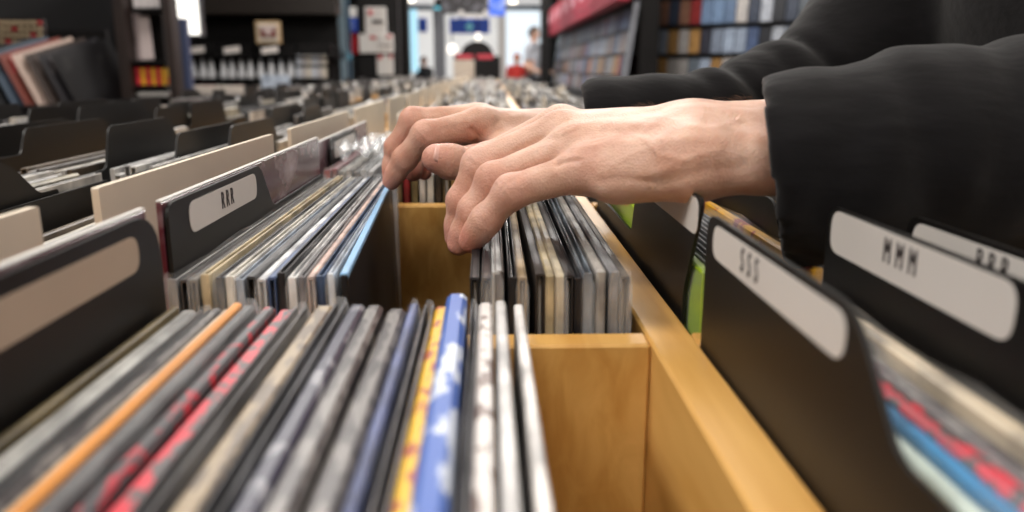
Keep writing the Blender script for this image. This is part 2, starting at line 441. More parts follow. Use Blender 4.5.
# second compartment, left stack (silvery sleeves in clear bags); u of the near end
A2L = [(171, 11, (170, 166, 162)), (184, 10, (94, 90, 88)), (194, 8, (150, 146, 140)), (206, 10, (236, 218, 180)), (221, 9, (50, 50, 54)),
       (232, 10, (236, 232, 222)), (242, 9, (172, 184, 200)), (254, 10, (70, 70, 72)), (265, 9, (240, 242, 244)), (276, 9, (76, 96, 136)),
       (286, 9, (52, 52, 56)), (297, 9, (248, 248, 246)), (307, 8, (150, 148, 150)), (317, 8, (226, 196, 182)), (327, 9, (84, 104, 136)), (338, 7, (232, 240, 248))]
names_a2l = ['grey sleeve in a clear bag, leftmost in front of the RRR card', 'dark sleeve in a clear bag, second in front of the RRR card',
 'grey brown sleeve, third in front of the RRR card', 'cream coloured sleeve in the stack in front of the RRR card', 'black sleeve just right of the cream one in front of the RRR card',
 'off white printed sleeve, middle of the stack in front of the RRR card', 'blue grey sleeve right of the off white printed one', 'charcoal sleeve in the middle of the left stack under the fingertips',
 'white sleeve left of the navy one in the left stack', 'navy blue sleeve in the left stack', 'black sleeve right of the navy one in the left stack', 'bright white sleeve right of a black one in the left stack',
 'grey sleeve between the bright white and the pinkish tan ones', 'pinkish tan sleeve near the right end of the left stack', 'dark blue grey sleeve, last but two in the left stack', 'thin pale blue sleeve next to the tilted one in the left stack']
for (u, pw, c), nm in zip(A2L, names_a2l):
    p = atz(u, 280, .943); t = round(pw * .325 / 800 * .9, 4)
    k = (u - 171) / 170
    record(at(u, 300, .322).x - .157 * .045 * max(0, k - .35), .482, t, c, nm.replace('sleeve', 'record sleeve', 1), 'records in the left stack under the right hand', .944 + random.uniform(-.002, .001), random.choice([0, 0, 2]), yaw=.045 * max(0, k - .35), lean=-.01 * k, cover=u in (171, 194, 221, 242, 265, 297, 317, 338))
br = record(-.0640, .4815, .0032, (22, 20, 26), 'tilted dark record sleeve with a light blue top edge, held by the fingertips', None, .944, 1, yaw=.05, lean=-.014, cover=False)
MB().box(-.0017, .0017, -.157, .157, LP - .002, LP + .0006, .0004).build('blue_top_edge', mat('light_blue_board', (140, 186, 226), rough=.35), br)
# second compartment, right stack beneath the front hand
A2R = [(474, (36, 34, 36)), (485, (70, 60, 60)), (494, (212, 212, 210)), (504, (96, 88, 84)), (514, (40, 38, 40)), (526, (164, 140, 104)), (538, (52, 44, 40)),
       (549, (206, 188, 150)), (561, (214, 200, 170)), (572, (48, 44, 44)), (583, (34, 34, 38)), (593, (140, 150, 160)), (605, (186, 182, 176)), (616, (150, 150, 152)), (625, (130, 122, 114))]
names_a2r = ['black sleeve at the left edge of the stack, under the fingertips', 'dark brown sleeve, second from the left under the front hand', 'white sleeve between two dark ones near the left end under the front hand',
 'taupe sleeve right of the white one under the front hand', 'black sleeve left of the tan one under the front hand', 'tan sleeve in the stack under the front hand', 'dark sleeve between the tan and cream ones under the front hand',
 'cream sleeve, left of two pale ones under the front hand', 'pale cream sleeve, right of two pale ones under the front hand', 'black brown sleeve right of the pale pair', 'black sleeve second right of the pale pair',
 'blue grey sleeve, fourth from the wooden rail', 'light grey sleeve, third from the wooden rail', 'silvery grey sleeve, second from the wooden rail', 'grey brown sleeve in a thick clear bag against the wooden rail']
for (u, c), nm in zip(A2R, names_a2r):
    x = at(u, 300, .325).x
    record(min(x, .0592), .483, .0040 if u < 600 else .0042, c, nm.replace('sleeve', 'record sleeve', 1), 'records in the right stack under the front hand', .944 + random.uniform(-.003, .001), random.choice([0, 2, 1]), yaw=random.uniform(-.006, .006) if u < 600 else 0, lean=random.uniform(-.006, .003), cover=u in (485, 494, 526, 561, 593, 616, 625))

# right bin, near compartment: behind the SSS card
B1 = [(.0892, .0040, (92, 92, 108), pm('slate_yellow_print', (84, 84, 100), (214, 176, 80), .6, 45, st=(1, 1, 1)), .935, 'slate record sleeve with yellow patches right next to the SSS card'),
      (.0942, .0052, (200, 200, 200), YR, .937, 'record sleeve with yellow and red print, second behind the SSS card'),
      (.0996, .0050, (206, 222, 214), None, .939, 'pale mint white record sleeve between the yellow and the blue ones'), (.1046, .0040, (70, 150, 206), None, .941, 'sky blue record sleeve behind the SSS card'),
      (.1102, .0060, (90, 90, 90), RS2, .942, 'record with red and grey speckled print behind the SSS card'), (.1166, .0056, (86, 82, 82), GRY, .942, 'dark grey worn record sleeve left of the tall beige one'),
      (.1230, .0055, (206, 190, 164), None, .946, 'beige grey record sleeve standing in front of the MMM card')]
for x, t, c, m_, zt, lab in B1: record(x, .143, t, c, lab, 'records between the SSS and MMM cards', zt, 1, m=m_)
# right bin, second compartment
record(.0925, .483, .0045, (150, 176, 40), 'yellow green record sleeve behind the black card next to the wooden rail', None, .944, 1,
       m=pm('green_yellow_print', (150, 180, 30), (206, 110, 60), .62, 18))
for i, (x, c) in enumerate([(.099, (46, 46, 50)), (.106, (150, 152, 156)), (.113, (120, 122, 128)), (.120, (196, 198, 200)), (.127, (90, 92, 96))]):
    record(x, .483, .0048, c, 'grey record in a shiny clear bag below the black sleeve cuff', 'bagged grey records below the front cuff', .943, 0)
record(.140, .483, .005, (204, 150, 40), 'record sleeve with a yellow and red edge just below the cuff', None, .945, 1, m=pm('yellow_edge', (214, 160, 40), (150, 50, 50), .56, 25))

PAL = [(206, 204, 200), (186, 184, 182), (150, 148, 146), (120, 116, 114), (214, 210, 204), (96, 92, 92), (60, 58, 60), (170, 158, 140), (198, 190, 176), (36, 34, 36), (140, 60, 60), (80, 96, 130), (178, 170, 150), (110, 96, 80)]
PW = [10, 9, 7, 6, 9, 4, 4, 4, 6, 3, 1, 1, 4, 3]
PNAME = ['white', 'light grey', 'grey', 'dark grey', 'bright white', 'charcoal', 'black brown', 'tan', 'cream', 'black', 'dull red', 'slate blue', 'khaki', 'brown']
def pick(): return random.choices(PAL, PW)[0]
# third compartment of the middle bin: seen between the hands
A3 = [-.133, -.127, -.121, -.115, -.109, -.103, -.097]
for i, x in enumerate(A3):
    record(x, .818, .0046, [(150, 30, 44), (120, 30, 46), (206, 206, 200), (190, 186, 180), (90, 84, 80), (206, 208, 208), (190, 190, 190)][i], 'bagged record sleeve in the third compartment, left of the raised fingers', 'bagged records left of the raised fingers', .947 - random.random() * .003, random.choice([0, 1]))
def cname(c):
    r_, g_, b_ = c; m_ = sum(c) / 3; sp = max(c) - min(c)
    if sp > 60 and r_ > 130 and g_ < 70: return 'red'
    if sp > 30 and r_ > b_: return 'tan' if m_ > 100 else 'brown'
    return 'black' if m_ < 65 else 'dark grey' if m_ < 110 else 'grey' if m_ < 165 else 'pale'
A3c = [(38, 40, 48), (60, 56, 54), (120, 100, 70), (150, 40, 44), (140, 124, 84), (200, 196, 190), (210, 206, 196), (70, 60, 50), (130, 112, 78), (160, 130, 80), (46, 44, 44), (180, 182, 186), (120, 122, 126), (60, 60, 64), (150, 140, 120), (190, 188, 184), (80, 80, 84), (170, 166, 160), (50, 48, 50), (200, 200, 196), (120, 116, 110), (180, 176, 170), (90, 86, 82)]
for i, c in enumerate(A3c):
    record(-.088 + i * .0066, .818, .0052, c, '%s record sleeve standing behind the far wooden divider between the hands' % cname(c), '%s records behind the far wooden divider' % cname(c), .943 + random.uniform(-.004, .002), random.choice([0, 1, 2]), parts=False)

# ------------------------------------------------------------------ divider cards
def card(x, y0, y1, zt, ty0, ty1, zs=.935, s0=0, s1=0, m=None, rad=.008, face=0, lab=None, text=None, lm=None, name='divider_card', label=None, group=None, lean=0, thick=.0016, lz=(.950, .967), tsize=.0125, toff=0., rot=0, ink=None, tz=0):
    """flat divider with a raised tab from ty0 to ty1; s0/s1 = how far the tab's sides slant"""
    e = empty(name, (x, (y0 + y1) / 2, ZB), (0, lean, rot)); yc = (y0 + y1) / 2
    pts = [(y0, ZB), (y1, ZB)]; rr = [.0, .0]
    if ty1 < y1 - .002: pts += [(y1, zs)]; rr += [.003]; pts += [(ty1 + s1, zs)]; rr += [.006]
    pts += [(ty1, zt), (ty0, zt)]; rr += [rad, rad]
    if ty0 > y0 + .002: pts += [(ty0 - s0, zs), (y0, zs)]; rr += [.006, .003]
    elif ty0 < y0 - .002: pts += [(y0, zs)]; rr += [.004]
    poly = [(a - yc, b - ZB) for a, b in roundpoly(pts, rr)]
    b = MB().prism(poly, 'x', -thick / 2, thick / 2)
    b.build('card_board', m or BLACKP, e)
    if lab:
        la, lb = lab; z0, z1 = lz
        lp = roundpoly([(la - yc, z0 - ZB), (lb - yc, z0 - ZB), (lb - yc, z1 - ZB), (la - yc, z1 - ZB)], .0065)
        q = MB().prism(lp, 'x', face * thick / 2, face * (thick / 2 + .0003)).build('paper_label', lm or LABEL, e)
        if text:
            me = text_mesh(text, tsize, .64, 1.6) if text[0] == 'R' else text_mesh(text, tsize, .50, 2.0 if text[0] == 'M' else 2.5); me.materials.append(ink or INK)
            to = bpy.data.objects.new('lettering', me); COL.objects.link(to); to.parent = q
            # local x of the text runs along +y when seen from +x, along -y when seen from -x
            if face > 0: R_ = Matrix(((0, 0, 1), (1, 0, 0), (0, 1, 0)))
            else: R_ = Matrix(((0, 0, -1), (-1, 0, 0), (0, 1, 0)))
            to.matrix_local = Matrix.Translation((face * (thick / 2 + .0005), (la + lb) / 2 - yc + toff, (z0 + z1) / 2 - ZB + .0004 + tz)) @ R_.to_4x4()
    tag(e, label, 'divider card', group); return e
card(-.1320, .3265, .636, .9736, .3265, .463, zs=.946, s0=.0, s1=.023, face=1, lab=(.349, .4525), text='RRR', toff=.000, lz=(.9565, .9705), label='black divider card lettered RRR in front of the left stack')
card(.0853, -.005, .3022, .9735, .176, .3022, zs=.948, s0=.026, face=-1, lab=(.178, .292), text='SSS', label='black divider card lettered SSS right of the wooden rail', lz=(.9585, .9710), toff=.014, rad=.010, tsize=.0118)
card(.1325, .0, .3022, .9762, .180, .3022, zs=.950, s0=.02, face=-1, lab=(.188, .298), text='MMM', label='black divider card lettered MMM in front of the dark sleeve', toff=.0025, lz=(.9592, .9752), tsize=.0126, tz=.001)
card(.1640, .0, .3022, .9725, .17, .3022, zs=.946, s0=.02, face=-1, lab=(.178, .297), text='RRR', label='black divider card lettered RRR at the right edge, behind the MMM card', toff=.0095, tsize=.0115, lz=(.956, .9705), ink=INK, tz=.0015)
card(.188, .0, .303, .970, .12, .262, zs=.942, s0=.02, face=-1, lab=(.128, .258), label='black divider card with a blank label at the far right edge, rearmost of three', lz=(.952, .968))
card(.0880, .345, .636, .9755, .3205, .46, zs=.930, s1=.02, face=-1, lab=(.326, .44), label='black divider card with a pale label half hidden under the palm', lz=(.9590, .9745))
card(-.2975, .32, .635, .943, .32, .635, label='plain low black divider card in the third left bin, behind the slanted black card')
card(-.1265, -.01, .3025, .9752, .08, .3025, zs=.946, s0=.03, face=1, lab=(.10, .2830), lm=LABELW, label='black divider card with a blank beige label at the left edge, nearest the camera', rad=.020, lz=(.9570, .9700))
card(.146, .33, .63, .962, .40, .60, label='small black divider card beside the cuff above shiny records', s0=.02)
# maroon glossy sleeves behind the two left cards
MAR = mat('maroon_cover', (96, 30, 44), rough=.22, var=.3, scale=14, col2=(190, 170, 174), stretch=(1, 1, 2))
_ = MAR.node_tree.nodes['Color Ramp'].color_ramp
_.elements[0].position = .52; _.elements[1].position = .75
def placard(x, y0, y1, zt, m, name, label, cat, group=None, t=.0024, edge=True):
    e = empty(name, (x, (y0 + y1) / 2, ZB)); L = (y1 - y0) / 2
    MB().box(-t / 2, t / 2, -L, L, 0, zt - ZB, .0004).build('cover_board', m, e)
    MB().box(-t / 2, t / 2, -L, L, zt - ZB + .0001, zt - ZB + .0009, .0003).build('white_edge', WHITE, e)
    tag(e, label, cat, group); return e
placard(-.1312, .0, .3025, .9755, MAR, 'record', 'maroon record sleeve with a white top edge behind the blank black card', 'record')
placard(-.1348, .3265, .6365, .9742, MAR, 'record', 'glossy maroon record sleeve standing behind the black RRR card', 'record')
# beige boards between the back to back bins
NC = 2
bl = {0: 'beige board at the left edge of the picture, behind the blank black card', 1: 'large beige board behind the maroon record and the RRR card', 2: 'beige board behind the bagged records, third from the camera'}
beige_lab = 'beige board standing between the bins, far along the row'
for k in range(0, 22):
    y0, y1 = YB_(k) + .026, YB_(k + 1) - .03
    zt = .981 - random.random() * .006 if k > 2 else .979
    if k == 0: y0, y1 = .0, .291
    e = empty('beige_board', (-.1645, (y0 + y1) / 2, ZB - .02))
    L = (y1 - y0) / 2
    poly = roundpoly([(-L, 0), (L, 0), (L, zt - ZB + .02), (-L, zt - ZB + .02)], [0, 0, .0012, .0012], 3)
    MB().prism(poly, 'x', -.0016, .0016).build('board', BEIGE, e)
    tag(e, bl.get(k, beige_lab), 'divider board', None if k in bl else 'beige boards along the row')

# ------------------------------------------------------------------ black cards in the bins farther left: (u0,v0)-(u1,v1) top edge, slanted end
LC = [((-40, 167), (23, 162), 30, 'black divider card at the left edge, its slanted end above the beige board'),
      ((20, 128), (95, 118), 22, 'large plain black divider card behind the open records on the left'),
      ((112, 126), (165, 117), 16, 'plain black divider card left of the long beige board'),
      ((-20, 128), (63, 118), 10, 'black divider card at the left edge behind the largest plain one'),
      ((17, 108), (81, 104), 10, 'low black divider card in the rear left bins below the wall display'),
      ((90, 107), (137, 101), 8, 'black divider card with a small white smudge in the rear left bins'),
      ((178, 105), (209, 100), 10, 'black divider card in the middle of the rear left bins'),
      ((184, 133), (234, 121), 6, 'low black divider card just above the long beige board'),
      ((232, 94), (274, 88), 8, 'tall black divider card below the white shelf products'),
      ((231, 126), (268, 117), 5, 'black divider card in front of the second beige board'),
      ((270, 108), (303, 103), 6, 'black divider card right of the tall plain one in the rear bins'),
      ((139, 100), (150, 98), 12, 'small black divider card with a white slip tucked behind it'),
      ((166, 108), (178, 105), 8, 'narrow black divider card in the rear left bins'),
      ((206, 96), (230, 94), 8, 'small black divider card beside the tall plain one'),
      ((300, 98), (327, 95), 6, 'small black divider card in the rear bins left of the beige boards'),
      ((326, 92), (346, 90), 5, 'tiny far black divider card left of the beige boards'),
      ((276, 92), (296, 89), 5, 'far black divider card below the shelf of media cases')]
for (a, b_, sl, lab) in LC:
    zt = .980 if a == (112, 126) else .970
    P0 = atz(*a, zt); P1 = atz(*b_, zt); x = (P0.x + P1.x) / 2; y0, y1 = P0.y, P1.y
    # keep the card inside one compartment, full width about 31 cm
    s = at(b_[0] + sl, b_[1], y1)
    sl_m = max(.01, min(.06, sl * y1 / 800 / abs(x / y1)))
    ya = min(y0, y1 - .2)
    card(x, y1 + .03 - .31, y1 + .04 + sl_m * .5, zt, max(y0, y1 + .04 - .31), y1, zs=.945, s0=.012, s1=min(sl_m, .035), label=lab, lean=random.uniform(-.02, .02), thick=.002)
# ------------------------------------------------------------------ cards along the middle bin and beyond
CARDX = {}
ncard = 0
def far_cards():
    global ncard
    for k in range(3, 16):
        for ci, (xa, xb) in enumerate(XCOL):
            ny = 2
            for j in range(ny):
                if ci < 3 and k < 4: continue
                x = xa + .02 + (xb - xa - .04) * (.08 if (j == 0 and ci > 2) else random.random())
                CARDX.setdefault((ci, k), []).append(x)
                y0 = YB_(k) + .012; tl = random.uniform(.10, .17); ty0 = y0 + random.choice([.0, .02, .12])
                ty0 = min(ty0, y0 + .31 - tl)
                lightc = random.random()
                m = BLACKP if (ci < 3 or lightc < .45) else BEIGE
                showl = ci >= 3 and m is BLACKP
                card(x, y0, y0 + .31, .962 + random.random() * .012, ty0, ty0 + tl, s0=.008 if ty0 > y0 + .01 else 0, s1=.012, m=m, face=1 if x < 0 else -1,
                     lab=(ty0 + .015, ty0 + tl - .012) if showl else None, lz=(.946, .960), lean=random.uniform(-.015, .015), thick=.002,
                     label='small black divider card sticking up among the far records' if m is BLACKP else 'small pale divider card sticking up among the far records',
                     group='far black divider cards' if m is BLACKP else 'far pale divider cards')
                ncard += 1
far_cards()
card(-.141, .665, .97, .966, .72, .86, s0=.004, s1=.01, face=1, lab=(.735, .85), lz=(.947, .962), text=None, label='black divider card with a framed pale label behind the bagged records')
placard(-.1455, .665, .965, .966, mat('dull_maroon_cover', (104, 48, 60), rough=.25, var=.3, scale=20, col2=(170, 150, 156)), 'record', 'dull maroon record sleeve in a clear bag behind the framed label card', 'record')
# loose clear bags over the third compartment
def bag(x0, x1, y0, y1, z0, z1, label):
    n, m_ = 16, 12; v = []; f = []
    for i in range(n + 1):
        for j in range(m_ + 1):
            x = x0 + (x1 - x0) * i / n; y = y0 + (y1 - y0) * j / m_
            z = z0 + (z1 - z0) * (.45 + .3 * math.sin(i * 1.3 + j * .5) + .25 * math.sin(j * 1.9 + i * .8 + 1)) * (1 - .5 * j / m_)
            v.append((x, y, z))
    for i in range(n):
        for j in range(m_):
            a = i * (m_ + 1) + j; f.append((a, a + m_ + 1, a + m_ + 2, a + 1))
    o = me_obj('plastic_bag', v, f, PLASTIC, smooth=True)
    s = o.modifiers.new('film', 'SOLIDIFY'); s.thickness = .0002
    tag(o, label, 'plastic bag'); return o
bag(-.138, -.085, .70, .96, .948, .966, 'crumpled clear plastic bag lying on the records left of the raised fingers')

# ------------------------------------------------------------------ more individual records, nearest first, then the rest as one mass
slots = []
def fill(ci, k, n, x0=None, x1=None, z=None):
    xa, xb = XCOL[ci]; xa = x0 if x0 is not None else xa + .004; xb = x1 if x1 is not None else xb - .004
    zt0 = z if z else random.uniform(.930, .948); x = xa
    for i in range(n):
        t = random.choice([.0036, .0046, .0056])
        x = xa + (xb - xa) * (i + .5) / n
        if any(abs(x - cx_) < .0085 for cx_ in CARDX.get((ci, k), ())): continue
        slots.append((YB_(k) + PIT_ / 2 + .001, x, t, pick(), zt0 + random.uniform(-.004, .004), random.choice([0, 1, 2]), ci, k))
for k in range(0, 22):
    for ci in range(5):
        if ci == 3 and k in (0, 1, 2): continue
        if ci == 4 and k in (0, 1): continue
        if ci <= 1 and k == 0: continue
        n = {0: 14, 1: 16, 2: 18, 3: 26, 4: 22}[ci]
        if ci == 2 and k == 0: continue
        if ci == 2 and k == 1: fill(2, 1, 9, -.362, -.302, .946); fill(2, 1, 9, -.284, -.212, .926)
        elif ci == 2 and k == 2: fill(2, 2, 8, -.386, -.334, .946); fill(2, 2, 8, -.310, -.258, .947); fill(2, 2, 6, -.25, -.20, .926)
        elif ci <= 2 and 3 <= k <= 9: fill(ci, k, 11, XCOL[ci][0] + .05, XCOL[ci][0] + .14, .938)
        elif ci == 1 and k <= 3: fill(ci, k, 12, -.60, -.50, .93)
        else: fill(ci, k, n)
slots.sort(key=lambda s: s[0] + .15 * abs(s[1]))
nind = 298 - NREC - 3
colnames = ['outermost left', 'second left', 'third left', 'middle', 'right']
for s in slots[:nind]:
    cn = PNAME[PAL.index(s[3])]
    lab = '%s record sleeve standing in the %s bin, %s compartment from the camera' % (cn, colnames[s[6]], ['first', 'second', 'third', 'fourth', 'fifth', 'sixth'][min(5, s[7])])
    record(s[1], s[0], s[2], s[3], lab, '%s records in the %s bin, compartment %d' % (cn, colnames[s[6]], s[7] + 1), s[4], s[5], parts=False, lean=random.uniform(-.008, .008))
b = MB(); cols = []
for s in slots[nind:]:
    L = LP / 2; c = (*s2l(s[3]), 1); n0 = len(b.f)
    ln = random.uniform(-.004, .004); k0 = len(b.v)
    zt = s[4] + (random.random() < .12) * random.uniform(.004, .02)
    b.box(s[1] - s[2] / 2, s[1] + s[2] / 2, s[0] - L, s[0] + L, ZB, zt, .0006)
    for i in range(k0, len(b.v)):
        q = b.v[i]
        if q[2] > .8: b.v[i] = (q[0] + ln, q[1], q[2] + random.uniform(-.0015, .0015))
    cols += [c] * (len(b.v) - k0)
o = b.build('records', SLEEVES_FAR)
ca = o.data.color_attributes.new('sleeve_colour', 'FLOAT_COLOR', 'POINT')
ca.data.foreach_set('color', np.array(cols, dtype=np.float32).ravel())
tag(o, 'mass of records filling the far bins towards the shop entrance', 'records', None, 'stuff')

# ================================================================== SDF modelling for the figure
def capsule(P, a, b, ra, rb):
    a = np.array(a, float); b = np.array(b, float); ab = b - a
    t = np.clip(((P - a) @ ab) / max(ab @ ab, 1e-12), 0, 1)
    return np.linalg.norm(P - a - t[..., None] * ab, axis=-1) - (ra + (rb - ra) * t)
def ellipsoid(P, c, r, R_=None):
    q = P - np.array(c, float)
    if R_ is not None: q = q @ np.array(R_)
    r = np.array(r, float); k0 = np.linalg.norm(q / r, axis=-1); k1 = np.linalg.norm(q / (r * r), axis=-1)
    return k0 * (k0 - 1) / np.maximum(k1, 1e-9)
def smin(a, b, k):
    h = np.maximum(k - np.abs(a - b), 0) / k
    return np.minimum(a, b) - h * h * k * .25
def surface_nets(lo, hi, res, fn, chunk=64):
    n = [int(math.ceil((hi[i] - lo[i]) / res)) + 1 for i in range(3)]
    ax = [lo[i] + res * np.arange(n[i]) for i in range(3)]
    D = np.empty(n, dtype=np.float32)
    for i in range(0, n[0], chunk):
        X, Y, Z = np.meshgrid(ax[0][i:i + chunk], ax[1], ax[2], indexing='ij')
        D[i:i + chunk] = fn(np.stack([X, Y, Z], -1).astype(np.float32))
    S = D < 0
    cnt = np.zeros([m - 1 for m in n], np.int8)
    corners = [(i, j, k) for i in (0, 1) for j in (0, 1) for k in (0, 1)]
    sl = lambda c: tuple(slice(c[d], n[d] - 1 + c[d]) for d in range(3))
    for c in corners: cnt += S[sl(c)]
    act = np.argwhere((cnt > 0) & (cnt < 8))
    idx = -np.ones(cnt.shape, np.int64); idx[tuple(act.T)] = np.arange(len(act))
    acc = np.zeros((len(act), 3)); num = np.zeros(len(act))
    for a in corners:
        for d in range(3):
            if a[d] == 1: continue
            b = list(a); b[d] = 1
            da = D[tuple((act + np.array(a)).T)].astype(float); db = D[tuple((act + np.array(b)).T)].astype(float)
            m = (da < 0) != (db < 0); t = np.where(m, da / np.where(m, da - db, 1), 0)
            p = np.tile(np.array(a, float), (len(act), 1)); p[:, d] += t
            acc[m] += p[m]; num[m] += 1
    V = (act + acc / num[:, None]) * res + np.array(lo)
    F = []
    for d in range(3):
        e1, e2 = (d + 1) % 3, (d + 2) % 3
        A = [slice(None)] * 3; B = [slice(None)] * 3; A[d] = slice(0, n[d] - 1); B[d] = slice(1, n[d])
        ch = S[tuple(A)] != S[tuple(B)]
        g = np.argwhere(ch); g = g[(g[:, e1] > 0) & (g[:, e2] > 0) & (g[:, e1] < n[e1] - 1) & (g[:, e2] < n[e2] - 1)]
        ins = S[tuple(g.T)]
        u = np.zeros(3, int); u[e1] = 1; v = np.zeros(3, int); v[e2] = 1
        q = np.stack([idx[tuple(h.T)] for h in (g - u - v, g - v, g, g - u)], 1)
        q[~ins] = q[~ins][:, ::-1]
        F.append(q)
    return V, np.concatenate(F)
def relax(V, F, it=2, lam=.5):
    E_ = np.concatenate([F[:, [0, 1]], F[:, [1, 2]], F[:, [2, 3]], F[:, [3, 0]]]); E_ = np.concatenate([E_, E_[:, ::-1]])
    for _ in range(it):
        s = np.zeros_like(V); np.add.at(s, E_[:, 0], V[E_[:, 1]]); c = np.bincount(E_[:, 0], minlength=len(V))[:, None]
        V = V + lam * (s / np.maximum(c, 1) - V)
    return V
def vnormals(V, F):
    n = np.cross(V[F[:, 2]] - V[F[:, 0]], V[F[:, 3]] - V[F[:, 1]]); N = np.zeros_like(V)
    for i in range(4): np.add.at(N, F[:, i], n)
    return N / np.maximum(np.linalg.norm(N, axis=1, keepdims=True), 1e-12)
def noise3(P, freq, seed=0):
    """smooth value noise"""
    r = np.random.default_rng(seed); T = r.random((32, 32, 32)).astype(np.float32) * 2 - 1
    q = P * freq; i = np.floor(q).astype(int); f = q - i; f = f * f * (3 - 2 * f); out = 0
    for a in (0, 1):
        for b in (0, 1):
            for c in (0, 1):
                wgt = (f[..., 0] if a else 1 - f[..., 0]) * (f[..., 1] if b else 1 - f[..., 1]) * (f[..., 2] if c else 1 - f[..., 2])
                out = out + wgt * T[(i[..., 0] + a) % 32, (i[..., 1] + b) % 32, (i[..., 2] + c) % 32]
    return out
def chain(P, pts, rad, k=.004):
    d = None
    for i in range(len(pts) - 1):
        c = capsule(P, pts[i], pts[i + 1], rad[i], rad[i + 1]); d = c if d is None else smin(d, c, k)
    return d
def segd2(u, v, pl):
    d = np.full(u.shape, 1e9)
    for (a, b), (c, e) in zip(pl[:-1], pl[1:]):
        t = np.clip(((u - a) * (c - a) + (v - b) * (e - b)) / ((c - a) ** 2 + (e - b) ** 2 + 1e-9), 0, 1)
        d = np.minimum(d, np.hypot(u - a - t * (c - a), v - b - t * (e - b)))
    return d

# ---- the left hand (in front)
LF = {  # finger: joints (u, v, Y) and radii
 'little': ([(588, 169, .376), (511, 192, .378), (486, 220, .380), (471, 241, .385)], [.0098, .0077, .0069, .0060]),
 'ring':   ([(574, 148, .394), (494, 180, .396), (474, 211, .397), (459, 244, .400)], [.0098, .0083, .0073, .0061]),
 'middle': ([(560, 132, .412), (479, 165, .412), (462, 201, .411), (456, 237, .413)], [.0100, .0083, .0073, .0061]),
 'index':  ([(560, 125, .430), (486, 160, .432), (466, 195, .430), (463, 224, .430)], [.0100, .0083, .0073, .0061]),
 'thumb':  ([(660, 150, .400), (608, 152, .432), (574, 163, .440), (550, 178, .438)], [.0125, .0105, .0092, .0083])}
RF = {
 'index':  ([(480, 124, .528), (426, 135, .520), (405, 159, .526), (391.5, 181, .532)], [.0105, .0088, .0074, .0060]),
 'middle': ([(478, 120, .548), (413, 120.5, .546), (396, 147, .550), (390.5, 175, .552)], [.0105, .0083, .0071, .0060]),
 'ring':   ([(480, 124, .568), (424, 136, .570), (411, 156, .562), (413, 172, .553)], [.0105, .0086, .0078, .0068]),
 'little': ([(484, 130, .586), (436, 146, .588), (422, 160, .580), (424, 172, .570)], [.0095, .0076, .0068, .006]),
 'thumb':  ([(520, 152, .515), (478, 162, .497), (452, 162, .490), (436, 158, .488)], [.0125, .0098, .0096, .0086])}
def W3(p): return np.array(at(*p))
def hand_sdf(F_, palm, order, forearm):
    fing = {k: ([W3(p) for p in pts], r) for k, (pts, r) in F_.items()}
    pal = [(W3(a), W3(b), ra, rb) for a, b, ra, rb in palm]; fa = [(W3(a), W3(b), ra, rb) for a, b, ra, rb in forearm]
    def fn(P):
        d = None
        for a, b, ra, rb in pal + fa:
            c = capsule(P, a, b, ra - .0017, rb - .0010); d = c if d is None else smin(d, c, .012)
        out = None
        for k in order:
            pts, r = fing[k]
            f = chain(P, pts, r, .003)
            for j in (1, 2):
                f = smin(f, np.linalg.norm(P - pts[j], axis=-1) - r[j] * (1.03 if j == 1 else 1.0), .004)
            # finger pad
            tip = pts[3]; dirv = (pts[3] - pts[2]) / np.linalg.norm(pts[3] - pts[2])
            f = smin(f, np.linalg.norm(P - (tip - dirv * .007), axis=-1) - r[3] * 1.10, .004)
            f2 = smin(f, d, .009)
            out = f2 if out is None else smin(out, f2, .0012)
        return out
    return fn
# palm and forearm bones as (from, to, r0, r1), in pixel/depth notation
Lpalm = [((690, 163, .350), (592, 170, .379), .0138, .0115), ((690, 152, .362), (576, 150, .394), .0138, .0104), ((690, 141, .376), (564, 135, .411), .0138, .0100),
         ((690, 133, .390), (562, 128, .428), .0138, .0098), ((688, 170, .352), (616, 179, .366), .0118, .0112), ((690, 145, .385), (625, 147, .415), .013, .012)]
Lfore = [((835, 162, .345), (694, 163, .348), .0165, .0135), ((835, 127, .385), (692, 131, .391), .0165, .0135), ((835, 145, .365), (690, 147, .370), .019, .0155)]
Rpalm = [((548, 138, .550), (482, 124, .530), .0165, .0112), ((548, 136, .560), (480, 123, .548), .0165, .0108), ((552, 138, .572), (482, 126, .568), .0165, .0108),
         ((552, 142, .584), (486, 132, .585), .015, .010), ((545, 146, .545), (505, 150, .520), .014, .0125)]
Rfore = [((650, 132, .585), (548, 140, .556), .020, .0165), ((650, 134, .605), (550, 142, .576), .020, .0165)]
def strokes(V, N, lst, refs, ymax=None):
    u, v = proj(V)
    vd = np.array([0, 0, ZC]) - V; vd /= np.linalg.norm(vd, axis=1, keepdims=True)
    facing = np.clip((N * vd).sum(1) * 2.5, 0, 1)
    disp = np.zeros(len(V))
    for pl, amp, wd in lst:
        disp += amp * (.00085 if amp > 0 else .00120) * np.exp(-(segd2(u, v, pl) / wd) ** 2)
    m = facing * ((V[:, 1] < ymax) if ymax else 1)
    return V + N * (disp * m)[:, None]
def bones_red(V, pts, r=.009):
    a = np.zeros(len(V))
    for p, s in pts: a = np.maximum(a, s * np.exp(-(np.linalg.norm(V - p, axis=1) / r) ** 2))
    return a
